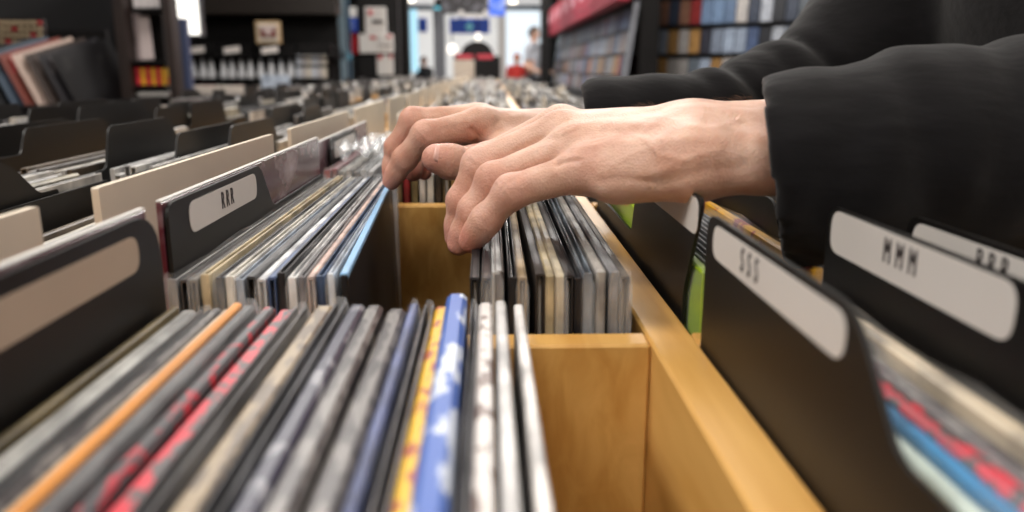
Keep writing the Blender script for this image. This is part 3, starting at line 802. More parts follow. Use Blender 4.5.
def build_hand(F_, palm, fore, order, lo, hi, res, stro, ymax=None, redx=None):
    fn = hand_sdf(F_, palm, order, fore)
    V, Fc = surface_nets(lo, hi, res, fn); V = relax(V, Fc, 2, .5)
    N = vnormals(V, Fc); V = V + N * (noise3(V, 70, 3) * .00035 + noise3(V, 160, 4) * .00012)[:, None]
    V = strokes(V, N, stro, None, ymax)
    red = bones_red(V, [(W3(F_[k][0][j]), s) for k in F_ for j, s in ((1, .55), (2, .45), (3, .95))] + [(W3(p), s) for p, s in (redx or [])], .010)
    return V, Fc, red
Lstrokes = [  # (polyline, height mm, width px)
 ([(578, 160), (568, 161), (557, 164)], -1.2, 2.6), ([(557, 163), (535, 168), (512, 180)], -.5, 3.5), ([(560, 138), (540, 140), (515, 152)], -.5, 3.5),
 ([(700, 122), (650, 125), (600, 122), (566, 130)], .7, 4.5), ([(700, 138), (640, 142), (600, 143), (575, 149)], .55, 4.5),
 ([(660, 112), (620, 113), (585, 116)], -.45, 4), ([(640, 131), (600, 131)], -.5, 4),
 ([(740, 120), (715, 128), (690, 127), (665, 118), (640, 116)], .45, 3), ([(688, 160), (660, 155), (645, 140), (620, 128)], .5, 3),
 ([(720, 150), (690, 158), (660, 172), (640, 176)], .55, 4), ([(745, 165), (700, 172), (660, 184)], -.6, 6),
 ([(600, 181), (620, 178), (650, 182)], -.6, 5), ([(612, 165), (640, 150), (665, 146)], .4, 3),
 ([(505, 186), (515, 197)], -.35, 1.6), ([(509, 182), (520, 194)], -.35, 1.6), ([(500, 190), (510, 202)], -.3, 1.6),
 ([(486, 174), (496, 186)], -.35, 1.6), ([(491, 172), (500, 183)], -.3, 1.6), ([(479, 218), (488, 227)], -.3, 1.5),
 ([(468, 160), (480, 170)], -.3, 1.6), ([(590, 140), (604, 136)], -.25, 1.3), ([(588, 145), (603, 141)], -.25, 1.3), ([(560, 132), (574, 126)], -.25, 1.3), ([(564, 136), (578, 130)], -.25, 1.3)]
Rstrokes = [([(476, 147), (478, 138), (472, 130)], -1.6, 3), ([(478, 118), (440, 124)], .3, 3), ([(419, 128), (430, 138)], -.3, 1.5), ([(415, 131), (425, 142)], -.3, 1.5),
 ([(445, 150), (447, 160), (443, 170)], -.45, 1.4), ([(450, 149), (452, 160), (449, 172)], -.35, 1.3), ([(464, 150), (468, 160), (466, 172)], -.4, 1.4), ([(470, 150), (473, 160), (472, 172)], -.3, 1.4),
 ([(455, 148), (458, 160), (455, 174)], -.3, 1.3), ([(500, 120), (490, 126), (482, 134)], -.4, 3), ([(520, 116), (505, 118), (492, 116)], .4, 3)]
hands = [build_hand(LF, Lpalm, Lfore, ['little', 'ring', 'middle', 'index', 'thumb'], (-.045, .325, .915), (.165, .48, 1.045), .00115, Lstrokes, None, [((590, 165, .372), .3)]),
         build_hand(RF, Rpalm, Rfore, ['index', 'middle', 'ring', 'little', 'thumb'], (-.090, .47, .925), (.115, .64, 1.055), .00125, Rstrokes, None, [((475, 145, .505), .9), ((405, 165, .55), .9), ((410, 140, .545), .6)])]
# neck, head and the hidden parts of the arms: coarser, same body
SHL, SHR = np.array([.50, .34, 1.36]), np.array([.50, .70, 1.36])
ELL, ELR = np.array([.400, .375, 1.012]), np.array(at(862, 54, .70))
HEAD = np.array([.405, .52, 1.60])
def upper(P):
    d = capsule(P, [.50, .52, 1.40], [.445, .52, 1.53], .062, .056)
    hd = ellipsoid(P, HEAD, (.092, .076, .108)); jaw = ellipsoid(P, HEAD + np.array([-.032, 0, -.062]), (.062, .054, .052))
    hd = smin(hd, jaw, .03)
    hd = smin(hd, capsule(P, HEAD + np.array([-.088, 0, .012]), HEAD + np.array([-.112, 0, -.022]), .008, .013), .012)    # nose
    hd = smin(hd, capsule(P, HEAD + np.array([-.083, -.016, -.056]), HEAD + np.array([-.083, .016, -.056]), .0065, .0065), .008)   # lips
    for s in (-1, 1):
        hd = smin(hd, capsule(P, HEAD + np.array([-.082, s * .045, .026]), HEAD + np.array([-.090, s * .015, .030]), .006, .008), .012)  # brow
        hd = smin(hd, ellipsoid(P, HEAD + np.array([.004, s * .078, -.004]), (.020, .008, .032)), .006)                       # ear
        hd = np.maximum(hd, -ellipsoid(P, HEAD + np.array([-.094, s * .030, .006]), (.012, .015, .009)))                      # eye hollow
        hd = np.minimum(hd, np.linalg.norm(P - (HEAD + np.array([-.078, s * .030, .006])), axis=-1) - .0115)                  # eyeball
    d = smin(d, hd, .02)
    for sh, s in ((SHL, -1), (SHR, 1)):
        d = smin(d, capsule(P, [.50, .52 + s * .05, 1.36], sh, .06, .055), .03)
    d = smin(d, capsule(P, [.50, .52, 1.38], [.53, .52, 1.10], .10, .11), .04)
    lu, ru = W3((830, 146, .366)), W3((650, 133, .595))
    d = smin(d, chain(P, [SHL, ELL, lu], [.045, .036, .020], .02), .02)
    d = smin(d, chain(P, [SHR, ELR, W3((770, 98, .650)), W3((705, 118, .612)), ru], [.040, .032, .022, .020, .018], .01), .02)
    return d
Vb, Fb = surface_nets((.06, .24, .93), (.68, .80, 1.74), .006, upper); Vb = relax(Vb, Fb, 1, .5)
Vall = []; Fall = []; R_all = []; k = 0
for V, Fc, red in hands + [(Vb, Fb, np.zeros(len(Vb)))]:
    Vall.append(V); Fall.append(Fc + k); R_all.append(red); k += len(V)
Vall = np.concatenate(Vall); Fall = np.concatenate(Fall); R_all = np.concatenate(R_all)
def skin_mat():
    m, n, l, b = nt_new('skin')
    tc = n.new('ShaderNodeTexCoord')
    n1 = n.new('ShaderNodeTexNoise'); n1.inputs['Scale'].default_value = 55; n1.inputs['Detail'].default_value = 6; l.new(tc.outputs['Object'], n1.inputs[0])
    n2 = n.new('ShaderNodeTexNoise'); n2.inputs['Scale'].default_value = 700; n2.inputs['Detail'].default_value = 3; l.new(tc.outputs['Object'], n2.inputs[0])
    ra = n.new('ShaderNodeValToRGB'); ra.color_ramp.elements[0].position = .36; ra.color_ramp.elements[1].position = .64
    ra.color_ramp.elements[0].color = (*s2l((198, 152, 130)), 1); ra.color_ramp.elements[1].color = (*s2l((220, 182, 162)), 1)
    l.new(n1.outputs[0], ra.inputs[0])
    at_ = n.new('ShaderNodeAttribute'); at_.attribute_name = 'flush'
    mr = n.new('ShaderNodeMath'); mr.operation = 'MULTIPLY'; mr.inputs[1].default_value = .75; l.new(at_.outputs['Fac'], mr.inputs[0])
    mx = n.new('ShaderNodeMix'); mx.data_type = 'RGBA'; l.new(mr.outputs[0], mx.inputs[0]); l.new(ra.outputs[0], mx.inputs[6]); mx.inputs[7].default_value = (*s2l((208, 120, 110)), 1)
    l.new(mx.outputs[2], b.inputs['Base Color'])
    b.inputs['Roughness'].default_value = .5; b.inputs['Specular IOR Level'].default_value = .3
    b.inputs['Subsurface Weight'].default_value = .18; b.inputs['Subsurface Radius'].default_value = (1, .3, .15); b.inputs['Subsurface Scale'].default_value = .006
    vo = n.new('ShaderNodeTexVoronoi'); vo.inputs['Scale'].default_value = 900; l.new(tc.outputs['Object'], vo.inputs[0])
    ad = n.new('ShaderNodeMath'); ad.operation = 'ADD'; l.new(n2.outputs[0], ad.inputs[0]); l.new(vo.outputs[0], ad.inputs[1])
    bu = n.new('ShaderNodeBump'); bu.inputs['Strength'].default_value = .4; bu.inputs['Distance'].default_value = .0006
    l.new(ad.outputs[0], bu.inputs['Height']); l.new(bu.outputs[0], b.inputs['Normal'])
    return m
SKIN = skin_mat()
person = empty('person', (.60, .52, 0))
tag(person, 'person in a black hoodie reaching in from the right, both hands flipping records', 'person')
def pv(V): return V - np.array([.60, .52, 0])
body = me_obj('body', pv(Vall).tolist(), Fall.tolist(), SKIN, person, True)
fa_ = body.data.attributes.new('flush', 'FLOAT', 'POINT'); fa_.data.foreach_set('value', R_all.astype(np.float32))
# thumb nail and the front finger nails
def nail(tip, back, up, w_, l_, parent):
    tip = np.array(tip); ax = tip - np.array(back); ax /= np.linalg.norm(ax); up = np.array(up, float); up -= ax * (up @ ax); up /= np.linalg.norm(up); sd = np.cross(ax, up)
    v = []; f = []; n, m_ = 10, 8
    for i in range(n + 1):
        for j in range(m_ + 1):
            t = j / m_; a = (i / n - .5) * 2 * .78 * (1 - .28 * abs(2 * t - 1) ** 4)
            rad = w_ * (1.0 - .10 * t * t)
            v.append(tip + (sd * math.sin(a) + up * math.cos(a)) * rad + ax * ((t - .70) * l_))
    for i in range(n):
        for j in range(m_): q = i * (m_ + 1) + j; f.append((q, q + 1, q + m_ + 2, q + m_ + 1))
    return v, f
NAILM = mat('fingernail', (226, 178, 164), rough=.4, var=.06, scale=200)
tt, tb = W3(RF['thumb'][0][3]), W3(RF['thumb'][0][2])
v_, f_ = nail(tt, tb, (0.0, -.80, .60), .0091, .0105, None)
o = me_obj('fingernail', pv(np.array(v_)).tolist(), f_, NAILM, body, True); o.modifiers.new('s', 'SOLIDIFY').thickness = .0004; o['label'] = 'thumbnail of the rear hand'

# ---- hoodie
Lax = [W3((752, 171, .348)), W3((771, 171, .348)), W3((840, 166, .354)), W3((930, 162, .362)), W3((1030, 160, .368)), ELL]
Lrd = [.0348, .0348, .0420, .0485, .0515, .058]
Rax = [W3((580, 136, .570)), W3((600, 134, .575)), W3((655, 125, .592)), W3((705, 117, .612)), W3((770, 98, .650)), ELR]
Rrd = [.0305, .0315, .0300, .0315, .035, .050]
cl, nl = W3((771, 169, .348)), np.array([-.925, .33, -.18]); cr, nr = W3((592, 134, .572)), np.array([-.92, .15, -.25])
def hoodie(P):
    s = (P - cl) @ np.array([1, 0, .06])
    def folds(ax, seed, amp):
        return amp * noise3(P @ np.array([[1, 0, 0], [0, .6, 0], [0, 0, .6]]) + noise3(P, 12, seed + 9)[..., None] * .012, 26, seed)
    a = chain(P, Lax, Lrd, .02) + folds(Lax, 5, .0022)
    for c_, t_ in (((880, 110, .355), 1), ((960, 120, .36), -1), ((830, 90, .355), -1)):
        cc = W3(c_); ax_ = np.array([.93, -.1, .25 * t_]); ax_ /= np.linalg.norm(ax_)
        h_ = (P - cc) @ ax_; a = a + .0026 * np.exp(-(h_ / .008) ** 2) - .0016 * np.exp(-((h_ - .016) / .010) ** 2)
    a = np.maximum(a, (P - cl) @ nl)
    a = np.maximum(a, -capsule(P, Lax[0], W3((812, 169, .351)), .0320, .0325))
    b_ = chain(P, Rax, Rrd, .02) + folds(Rax, 8, .0042)
    for j_, (c_, t_) in enumerate([((690, 105, .60), 1), ((735, 90, .625), -1), ((760, 75, .64), 1), ((800, 60, .665), -1), ((830, 45, .685), 1)]):
        cc = W3(c_); ax_ = np.array([.80, .33, .42]) + np.array([0, .25, -.45]) * t_ * (1, .5, .9, .3, .7)[j_]; ax_ /= np.linalg.norm(ax_)
        h_ = (P - cc) @ ax_; b_ = b_ + (.0034 if j_ % 2 else .0018) * np.exp(-(h_ / .006) ** 2) - .0012 * np.exp(-((h_ - .013) / .008) ** 2)
    b_ = np.maximum(b_, (P - cr) @ nr)
    b_ = np.maximum(b_, -capsule(P, Rax[0], W3((625, 128, .582)), .0275, .028))
    up1 = capsule(P, ELL, SHL, .062, .078); up2 = capsule(P, ELR, SHR, .057, .078)
    a = smin(a, up1, .03); b_ = smin(b_, up2, .03)
    t = ellipsoid(P, [.515, .52, 1.20], (.150, .205, .27)); t = smin(t, ellipsoid(P, [.53, .52, 1.0], (.145, .185, .16)), .05)
    t = smin(t, ellipsoid(P, [.535, .55, 1.10], (.205, .225, .22)), .04); t = smin(t, capsule(P, SHL, SHR, .075, .075), .05) + .006 * noise3(P, 14, 2)
    d = smin(t, smin(a, b_, .02), .03)
    hood = ellipsoid(P, [.575, .52, 1.45], (.07, .115, .065)); d = smin(d, hood, .03)
    d = smin(d, capsule(P, [.44, .52, 1.43], [.56, .52, 1.46], .075, .085), .02)
    d = np.maximum(d, -capsule(P, [.50, .52, 1.42], [.43, .52, 1.58], .062, .075))
    return np.maximum(d, .87 - P[..., 2])
Vh, Fh = surface_nets((.04, .22, .86), (.74, .84, 1.56), .0042, hoodie, 32); Vh = relax(Vh, Fh, 2, .5)
HOOD = mat('black_fleece', (19, 18, 20), rough=.9, var=.22, scale=90, bump=.35, spec=.15, sheen=.12, stretch=(.5, 1, 1.6))
hd_ = me_obj('hoodie', pv(Vh).tolist(), Fh.tolist(), HOOD, person, True)
# ---- cuff ribs are in the cloth; trousers, shoes, hair complete the figure outside the picture
def trousers(P):
    d = None
    for s in (-1, 1):
        a = chain(P, [[.60, .52 + s * .09, .92], [.60, .52 + s * .11, .50], [.61, .52 + s * .12, .06]], [.10, .072, .055], .02)
        d = a if d is None else smin(d, a, .02)
    d = smin(d, ellipsoid(P, [.575, .52, .93], (.135, .17, .12)), .03)
    return np.maximum(np.maximum(d, P[..., 2] - .96), .04 - P[..., 2])
Vt, Ft = surface_nets((.40, .28, .02), (.76, .76, 1.0), .012, trousers)
me_obj('trousers', pv(Vt).tolist(), Ft.tolist(), mat('dark_denim', (34, 38, 52), rough=.85), person, True)
for s in (-1, 1):
    def shoe(P):
        d = smin(ellipsoid(P, [.58, .52 + s * .12, .035], (.13, .048, .045)), capsule(P, [.63, .52 + s * .12, .04], [.63, .52 + s * .12, .09], .045, .04), .03)
        return np.maximum(d, -P[..., 2])
    Vs, Fs = surface_nets((.42, .52 + s * .12 - .08, -.01), (.74, .52 + s * .12 + .08, .16), .008, shoe)
    Vs[:, 2] = np.maximum(Vs[:, 2], .001)
    me_obj('shoe', pv(Vs).tolist(), Fs.tolist(), DARK, person, True)
def hairf(P):
    d = ellipsoid(P, HEAD + np.array([.012, 0, .022]), (.097, .084, .100)) + .002 * noise3(P, 90, 1)
    d = np.maximum(d, -(P[..., 2] - (HEAD[2] + .045) + (P[..., 0] - HEAD[0]) * .9)); return d
Va, Fa = surface_nets((.28, .40, 1.45), (.54, .64, 1.76), .005, hairf)
me_obj('hair', pv(Va).tolist(), Fa.tolist(), mat('brown_hair', (60, 42, 30), rough=.7, var=.3, scale=120), person, True)
# arm hair along the top of the front forearm
ah = MB(); rr = random.Random(4)
for i in range(150):
    u = rr.uniform(636, 756); v0 = 106 - max(0, (u - 640)) * .085 + rr.uniform(-.5, 5)
    p = Vector(at(u, v0, rr.uniform(.398, .408))); ln = rr.uniform(.002, .0045)
    d = Vector((rr.uniform(-1, -.2), rr.uniform(-.3, .3), rr.uniform(.1, .5))).normalized()
    q = p + d * ln * .5; e = q + (d + Vector((-.6, 0, -.3))).normalized() * ln * .6
    ah.cyl(p, q, .00011, .00009, 3); ah.cyl(q, e, .00009, .00003, 3)
ho = ah.build('arm_hair', mat('arm_hair', (72, 50, 34), rough=.6), person); ho.location = (-.60, -.52, 0); ho['kind'] = 'stuff'

# ================================================================== BACKGROUND
def spot(a, b, y): return at(a, b, y)
def rect(u0, v0, u1, v1, y):
    vm = (max(v0, 0) + max(v1, 0)) / 2; return at(u0, vm, y).x, at(u1, vm, y).x, at(u0, v1, y).z, at(u1, v0, y).z
def block(name, u0, v0, u1, v1, y, d, m, label=None, cat=None, group=None, parent=None, b=.004, floor=False, local=None):
    x0, x1, z0, z1 = rect(u0, v0, u1, v1, y)
    if floor: z0 = 0
    if parent is not None:
        l = parent.location; return MB().box(x0 - l.x, x1 - l.x, y - l.y, y + d - l.y, z0 - l.z, z1 - l.z, b).build(name, m, parent)
    cx = (x0 + x1) / 2
    o = MB().box(x0 - cx, x1 - cx, 0, d, 0, z1 - z0, b).build(name, m, loc=(cx, y, z0))
    if label: tag(o, label, cat, group)
    return o
# -- left: leaning record display on a black cabinet
t = empty('display_cabinet', (at(60, 100, 4.0).x, 4.15, 0)); tag(t, 'low black display cabinet with a stepped top on the left', 'cabinet')
block('cabinet_body', -30, 106, 114, 130, 3.82, .55, DARK, parent=t, floor=True); block('back_panel', -30, 30, 110, 106, 4.34, .03, DARK, parent=t)
DC = [((12, 14, 20), (100, 96, 100), 'black record sleeve with a pale oval, leftmost on the leaning display'), ((70, 84, 100), (40, 30, 30), 'blue grey record sleeve, second on the leaning display'),
      ((120, 60, 50), (190, 60, 70), 'brown and red record sleeve on the leaning display'), ((190, 168, 156), (150, 130, 120), 'beige record sleeve in the middle of the leaning display'),
      ((60, 50, 46), (110, 100, 96), 'dark brown record sleeve right of the beige one on the display'), ((34, 32, 36), (90, 84, 84), 'black record sleeve near the right of the leaning display'), ((22, 20, 22), (40, 38, 38), 'plain black record sleeve, rightmost on the leaning display')]
for i, (c1, c2, lab) in enumerate(DC):
    u = 30 + i * 12.5
    p = at(u + 2, 105, 4.0 + i * .012)
    m_ = pm('display_cover_%s' % 'abcdefg'[i], c1, c2, .58, 9, st=(1, 1, .6))
    w_ = .16 if i else .2
    o = MB().prism([(-.155, 0), (.155, 0), (.155 - .0, .31), (-.155, .31)], 'y', 0, .004).build('record', m_, loc=(p.x, p.y + .05, p.z - .01), rot=(-.2, -.3, .95))
    tag(o, lab, 'record')
# badge rack
t = empty('card_rack', at(20, 46, 4.3)); tag(t, 'small wall rack of tiny pale and red cards, top left', 'rack')
block('rack_back', -10, 19, 44, 46, 4.3, .03, BROWN, parent=t)
for i in range(8):
    for j in range(4):
        block('card', -7 + i * 6.3, 21 + j * 6.2, -3 + i * 6.3, 24.6 + j * 6.2, 4.28, .01, mat('red_slip', (170, 40, 44)) if (i * 3 + j * 5) % 7 == 0 else mat('tan_slip', (176, 156, 126), var=.2), parent=t, b=.001)
# tall brown shelf pillar
t = empty('shelf_tower', at(150, 105, 4.2)); t.location.z = 0; tag(t, 'tall narrow dark shelf tower with leaflets and boxes, left of the white lightbox', 'shelf')
for (a, b_) in ((117, 128), (166, 174)): block('side_panel', a, -40, b_, 105, 4.0, .10, BROWN, parent=t, floor=True)
block('back_panel', 130, -40, 165, 105, 4.20, .02, DARK, parent=t, floor=True)
for v in (9.5, 62, 87.5, 98): block('shelf', 131, v - 1, 165, v + 1.5, 4.02, .17, DARK, parent=t)
for i in range(4):
    o = block('leaflet', 133 + i * 6.5, -8, 138.6 + i * 6.5, 8, 4.08, .02, pm('leaflet_print', (206, 200, 200), (120, 100, 110), .58, 14), 'white leaflet on the top shelf of the dark tower', 'leaflet', 'white leaflets on the top shelf')
for i, c in enumerate(((176, 160, 160), (188, 174, 172))):
    o = block('brochure', 131 + i * 8, 13 + i * 2, 143 + i * 8.5, 60, 4.10 - i * .03, .012, pm('brochure_print_%s' % 'ab'[i], c, (150, 70, 84), .6, 12), ['pink and white tall brochure, left of two on the dark tower', 'pink and white tall brochure, right of two on the dark tower'][i], 'brochure')
    o.rotation_euler = (-.1, -.06, 0)
for i in range(6):
    o = block('small_box', 135.5 + i * 5.1, 67 + (i % 2), 140 + i * 5.1, 85.5, 4.06, .08, mat('red_box', (206, 44, 60)) if i % 2 == 0 else pm('yellow_box', (232, 176, 50), (214, 60, 60), .56, 20), ['bright red small box on the middle shelf of the dark tower', 'yellow small box on the middle shelf of the dark tower'][i % 2], 'box', ['red small boxes on the tower', 'yellow small boxes on the tower'][i % 2])
block('paper_stack', 137, 92, 168, 96.5, 4.05, .1, WHITE, 'flat white paper stack on the bottom shelf of the dark tower', 'paper')
# poster strip and light box
o = block('poster_stand', 172, 18, 188, 93, 5.2, .06, pm('poster_blue_red', (62, 70, 96), (150, 40, 44), .57, 6), 'narrow upright blue and red poster stand next to the tower', 'poster stand', floor=True)
t = empty('lightbox', at(184, 36, 5.9)); tag(t, 'glowing white lightbox at the top left behind the poster stand', 'lightbox')
block('lightbox_frame', 168, -30, 199.5, 36, 5.92, .1, SILV, parent=t); block('lit_panel', 170, -28, 198, 34.5, 5.9, .02, emat('lit_white', (255, 250, 240), 1.6), parent=t)
# -- shelf wall with white products
YS = 7.0
t = empty('product_shelf', at(255, 90, YS)); t.location.z = 0; tag(t, 'low black shelf unit with rows of white products, behind the rear left bins', 'shelf')
block('back_panel', 186, 44, 338, 100, YS + .2, .03, DARK, parent=t, floor=True)
for v in (57, 79.5, 96): block('shelf', 186, v - .8, 338, v + .8, YS - .02, .22, DARK, parent=t)
for u in (186, 216, 251, 294, 330): block('upright', u, 44, u + 2, 100, YS + .08, .12, DARK, parent=t, floor=True)
WPK = pm('white_package_print', (214, 214, 216), (60, 60, 64), .62, 28)
for u in (192, 202, 210.5, 222.5, 231, 240.5, 249.5, 260, 270.5, 280.5, 290):
    x0, x1, z0, z1 = rect(u - 3.0, 59, u + 3.0, 78.7, YS + .02)
    e = empty('bottle_pack', ((x0 + x1) / 2, YS + .05, z0)); h = z1 - z0; w_ = (x1 - x0) / 2
    MB().box(-w_, w_, -.03, .03, 0, h * .42, .006).build('box_base', WPK, e)
    MB().cyl((0, 0, h * .42), (0, 0, h * .72), w_ * .8, w_ * .75, 12).cyl((0, 0, h * .72), (0, 0, h), w_ * .6, w_ * .45, 12).build('figure_top', WPK, e)
    tag(e, 'small white package with a rounded top on the black shelf row', 'package', 'white packages on the shelf row')
for i, u in enumerate((187, 223, 261)):
    o = block('price_card', u, 46, u + 17, 53, YS - .05, .01, pm('white_red_card', (214, 206, 200), (190, 50, 60), .66, 10), ['slanted white card on top of the shelf, nearest the lightbox', 'slanted white card on top of the shelf, middle of three', 'slanted white card on top of the shelf, below the framed picture'][i], 'card'); o.rotation_euler = (-.4, -.12, 0)
for r_, (v0, v1) in enumerate(((55.5, 64.5), (67.5, 78))):
    for i in range(6):
        o = block('media_case', 296 + i * 5.2, v0, 300.6 + i * 5.2, v1, YS + .01, .03, pm('case_%s' % 'abc'[i % 3], [(196, 200, 208), (180, 176, 176), (206, 196, 180)][i % 3], [(60, 80, 120), (160, 50, 56), (80, 70, 66)][i % 3], .58, 20), 'pale media case at the right end of the product shelf, %s row' % ('upper', 'lower')[r_], 'media case', 'media cases on the %s right shelf' % ('upper', 'lower')[r_])
block('display_table', 165, 95, 330, 100, 5.75, 1.2, DARK, 'low black table in front of the shelf of white products', 'table', floor=True)
o = block('clear_bag_pack', 261, 75, 287, 90.8, 6.8, .12, pm('pale_blue_pack', (186, 196, 210), (120, 130, 150), .55, 16), 'pale crinkled package standing in front of the black shelf', 'package')
for i, (a, b_) in enumerate(((177, 212), (213, 252))):
    o = block('sign_tray', a, 86, b_, 94.8, 5.8, .2, pm('tray_white_red', (196, 186, 176), (206, 50, 70), .64, 6), ['white tray with a red patch, left of two before the shelf', 'white tray with a red patch, right of two before the shelf'][i], 'tray')
# framed picture
t = empty('framed_picture', at(268, 43, YS - .02)); tag(t, 'small framed picture with red and dark triangles standing on the shelf', 'picture')
block('frame', 255.5, 21, 280.5, 43.5, YS - .02, .03, mat('pale_frame', (190, 160, 120)), parent=t, b=.004); block('mount', 258, 23.5, 278, 41, YS - .03, .012, mat('cream_mount', (214, 206, 190)), parent=t, b=.001)
x0, x1, z0, z1 = rect(260, 26, 276, 37, YS - .045); l = t.location
MB().box(x0 - l.x, x1 - l.x, YS - .045 - l.y, YS - .035 - l.y, z0 - l.z, z1 - l.z).build('picture_panel', mat('dark_picture', (120, 50, 44)), t)
MB().prism([(x0 - l.x, z1 - l.z), (x1 - l.x, z1 - l.z), ((x0 + x1) / 2 - l.x, z0 - l.z)], 'y', YS - .052 - l.y, YS - .046 - l.y).build('triangle_motif', mat('motif_cream', (196, 176, 170)), t)
block('shelf_canopy', 186, -30, 335, 14, YS + .2, .3, mat('canopy', (40, 34, 30), rough=.3), 'dark canopy over the product shelf with dull reflections', 'canopy')
block('partition', 185, 14, 338, 60, YS + .52, .06, DARK, 'tall black partition behind the product shelf and framed picture', 'partition', floor=True)
# -- posts, posters
block('glass_post', 338.5, -20, 344, 54, 8.0, .08, pm('pale_blue_glass', (150, 176, 190), (70, 90, 104), .6, 3), 'narrow pale blue glass post right of the black partition', 'post', floor=True)
block('glass_fin', 345.5, -10, 350, 79, 8.4, .04, pm('blue_fin', (60, 90, 110), (110, 190, 220), .6, 3), 'thin blue glass fin next to the narrow post', 'post', floor=True)
def sign(name, u0, v0, u1, v1, y, m, label, cat='sign', parts=(), floorpost=False, group=None):
    p = at((u0 + u1) / 2, v1, y); t = empty(name, p); tag(t, label, cat, group)
    block('sign_panel', u0, v0, u1, v1, y, .05, m, parent=t, b=.004)
    for nm, a, b_, c, d, mm in parts: block(nm, a, b_, c, d, y - .02, .018, mm, parent=t, b=.002)
    if floorpost: 
        block('post', (u0 + u1) / 2 - 1, v1, (u0 + u1) / 2 + 1, v1 + 5, y + .01, .04, DARK, parent=t, floor=True)
    return t
REDI = mat('red_print', (196, 40, 56), rough=.5)
WH2 = mat('bright_paper', (225, 222, 218), rough=.6)
BLU = mat('blue_sign', (26, 74, 176), rough=.5)
t = empty('notice_stand', at(353, 68, 9.0)); t.location.z = 0; tag(t, 'slim stand with a pale notice, small blue notice and red poster beside thin posts', 'notice stand')
block('post', 350, 5, 352, 70, 9.06, .04, DARK, parent=t, floor=True)
block('pale_notice', 347, 7, 358, 17, 9.0, .03, WH2, parent=t); nb = block('blue_notice', 347, 18, 358, 32, 9.0, .03, BLU, parent=t)
me = text_mesh('ply', .13, .8); me.materials.append(WH2); to = bpy.data.objects.new('lettering', me); COL.objects.link(to); to.parent = nb
q = at(352.5, 25, 8.99); to.matrix_local = Matrix.Translation(q - t.location) @ Matrix.Rotation(math.pi / 2, 4, 'X')
block('red_poster', 349, 33, 364, 54, 8.98, .03, pm('red_poster', (180, 34, 44), (120, 20, 30), .5, 6), parent=t)
PST = pm('poster_scribble', (222, 220, 216), (60, 56, 60), .68, 14)
sign('poster', 365, 7, 386, 34, 7.94, WH2, 'tall white poster with a red mark and black scrawl', 'poster', [('red_mark', 368, 10, 372, 15, REDI), ('black_scrawl', 372, 20, 383, 23, INK)])
sign('poster', 359, 34, 377, 53, 7.93, PST, 'white poster with a dark blot, left of the lower pair', 'poster', [('red_mark', 370, 36, 375, 39, REDI)])
sign('poster', 378, 34, 393, 53, 7.93, WH2, 'white poster with faint lines, right of the lower pair', 'poster', [('red_mark', 387, 35, 391, 38, REDI), ('grey_line', 380, 45, 391, 46, INKB)])
sign('poster', 377, 55, 393, 75, 7.94, PST, 'lowest white poster with red corner marks', 'poster', [('red_mark', 378, 55, 382, 59, REDI), ('red_mark', 389, 55, 392, 58, REDI)])
block('poster_column', 358, -20, 399, 80, 8.0, .15, DARK, 'black column carrying the white posters', 'column', floor=True)
o = block('lattice_post', 393, 8, 398.5, 76, 8.05, .08, pm('lattice', (150, 150, 154), (40, 40, 44), .5, 10), 'grey lattice post right of the posters', 'post', floor=True)
block('black_column', 399.5, -10, 408.5, 76, 8.6, .2, DARK, 'black column left of the pale blue window strip', 'column', floor=True)
# -- mall end
o = block('window_strip', 409, 8, 417.5, 72, 14.3, .06, emat('lit_pale_blue', (176, 226, 246), .9), None); o.name = 'window_1'; o['kind'] = 'structure'
sign('blue_sign', 418, 18, 427, 32, 16.0, BLU, 'small blue hanging sign left of the grey pillar', 'sign')
block('grey_pillar', 433.5, 8, 444.5, 72, 14.0, .3, GREY, 'grey pillar in front of the bright mall', 'pillar', floor=True)
t = sign('blue_sign', 449.5, 18.5, 489.5, 33.5, 16.0, BLU, 'wide blue hanging sign with a pale teal diamond, centre of the entrance', 'sign')
c = at(469.5, 26.5, 15.95) - t.location; r_ = .085
MB().prism([(c.x - r_, c.z), (c.x, c.z - r_), (c.x + r_, c.z), (c.x, c.z + r_)], 'y', c.y, c.y + .03).build('diamond_emblem', mat('teal_emblem', (140, 222, 224)), t)
sign('ceiling_screen', 489, -8, 505, 15.5, 11.0, emat('screen_blue', (60, 110, 235), .9, (200, 214, 250), 7, .58), 'bright blue screen hanging at the top of the entrance', 'screen')
t = empty('hanging_rig', at(464, 10, 10.0)); tag(t, 'dark hanging rig above the entrance with a pale bracket', 'rig')
block('mesh_box', 440, -12, 488, 12, 10.0, .4, pm('rig_mesh', (40, 38, 42), (96, 96, 104), .55, 12), parent=t)
for a in ((459, 10, 463, 18), (484, 10, 487.5, 18), (459, 15, 487.5, 18)): block('bracket_bar', *a, 9.96, .05, WH2, parent=t)
block('wall_bright', 506, 11, 541, 76, 14.4, .05, emat('lit_window', (226, 238, 246), .95), None); bpy.data.objects['wall_bright'].name = 'window_2'; bpy.data.objects['window_2']['kind'] = 'structure'
block('white_column', 498, 10, 506, 74, 14.2, .2, mat('white_paint', (190, 188, 184)), 'pale column left of the bright window', 'column', floor=True)
block('black_column', 541.5, -10, 551, 66, 12.6, .3, DARK, 'black column at the end of the red topped wall rack', 'column', floor=True)
block('header_beam', 380, 5, 560, 9, 14.2, .3, mat('blue_grey_beam', (70, 82, 94)), 'blue grey beam across the top of the entrance', 'beam')
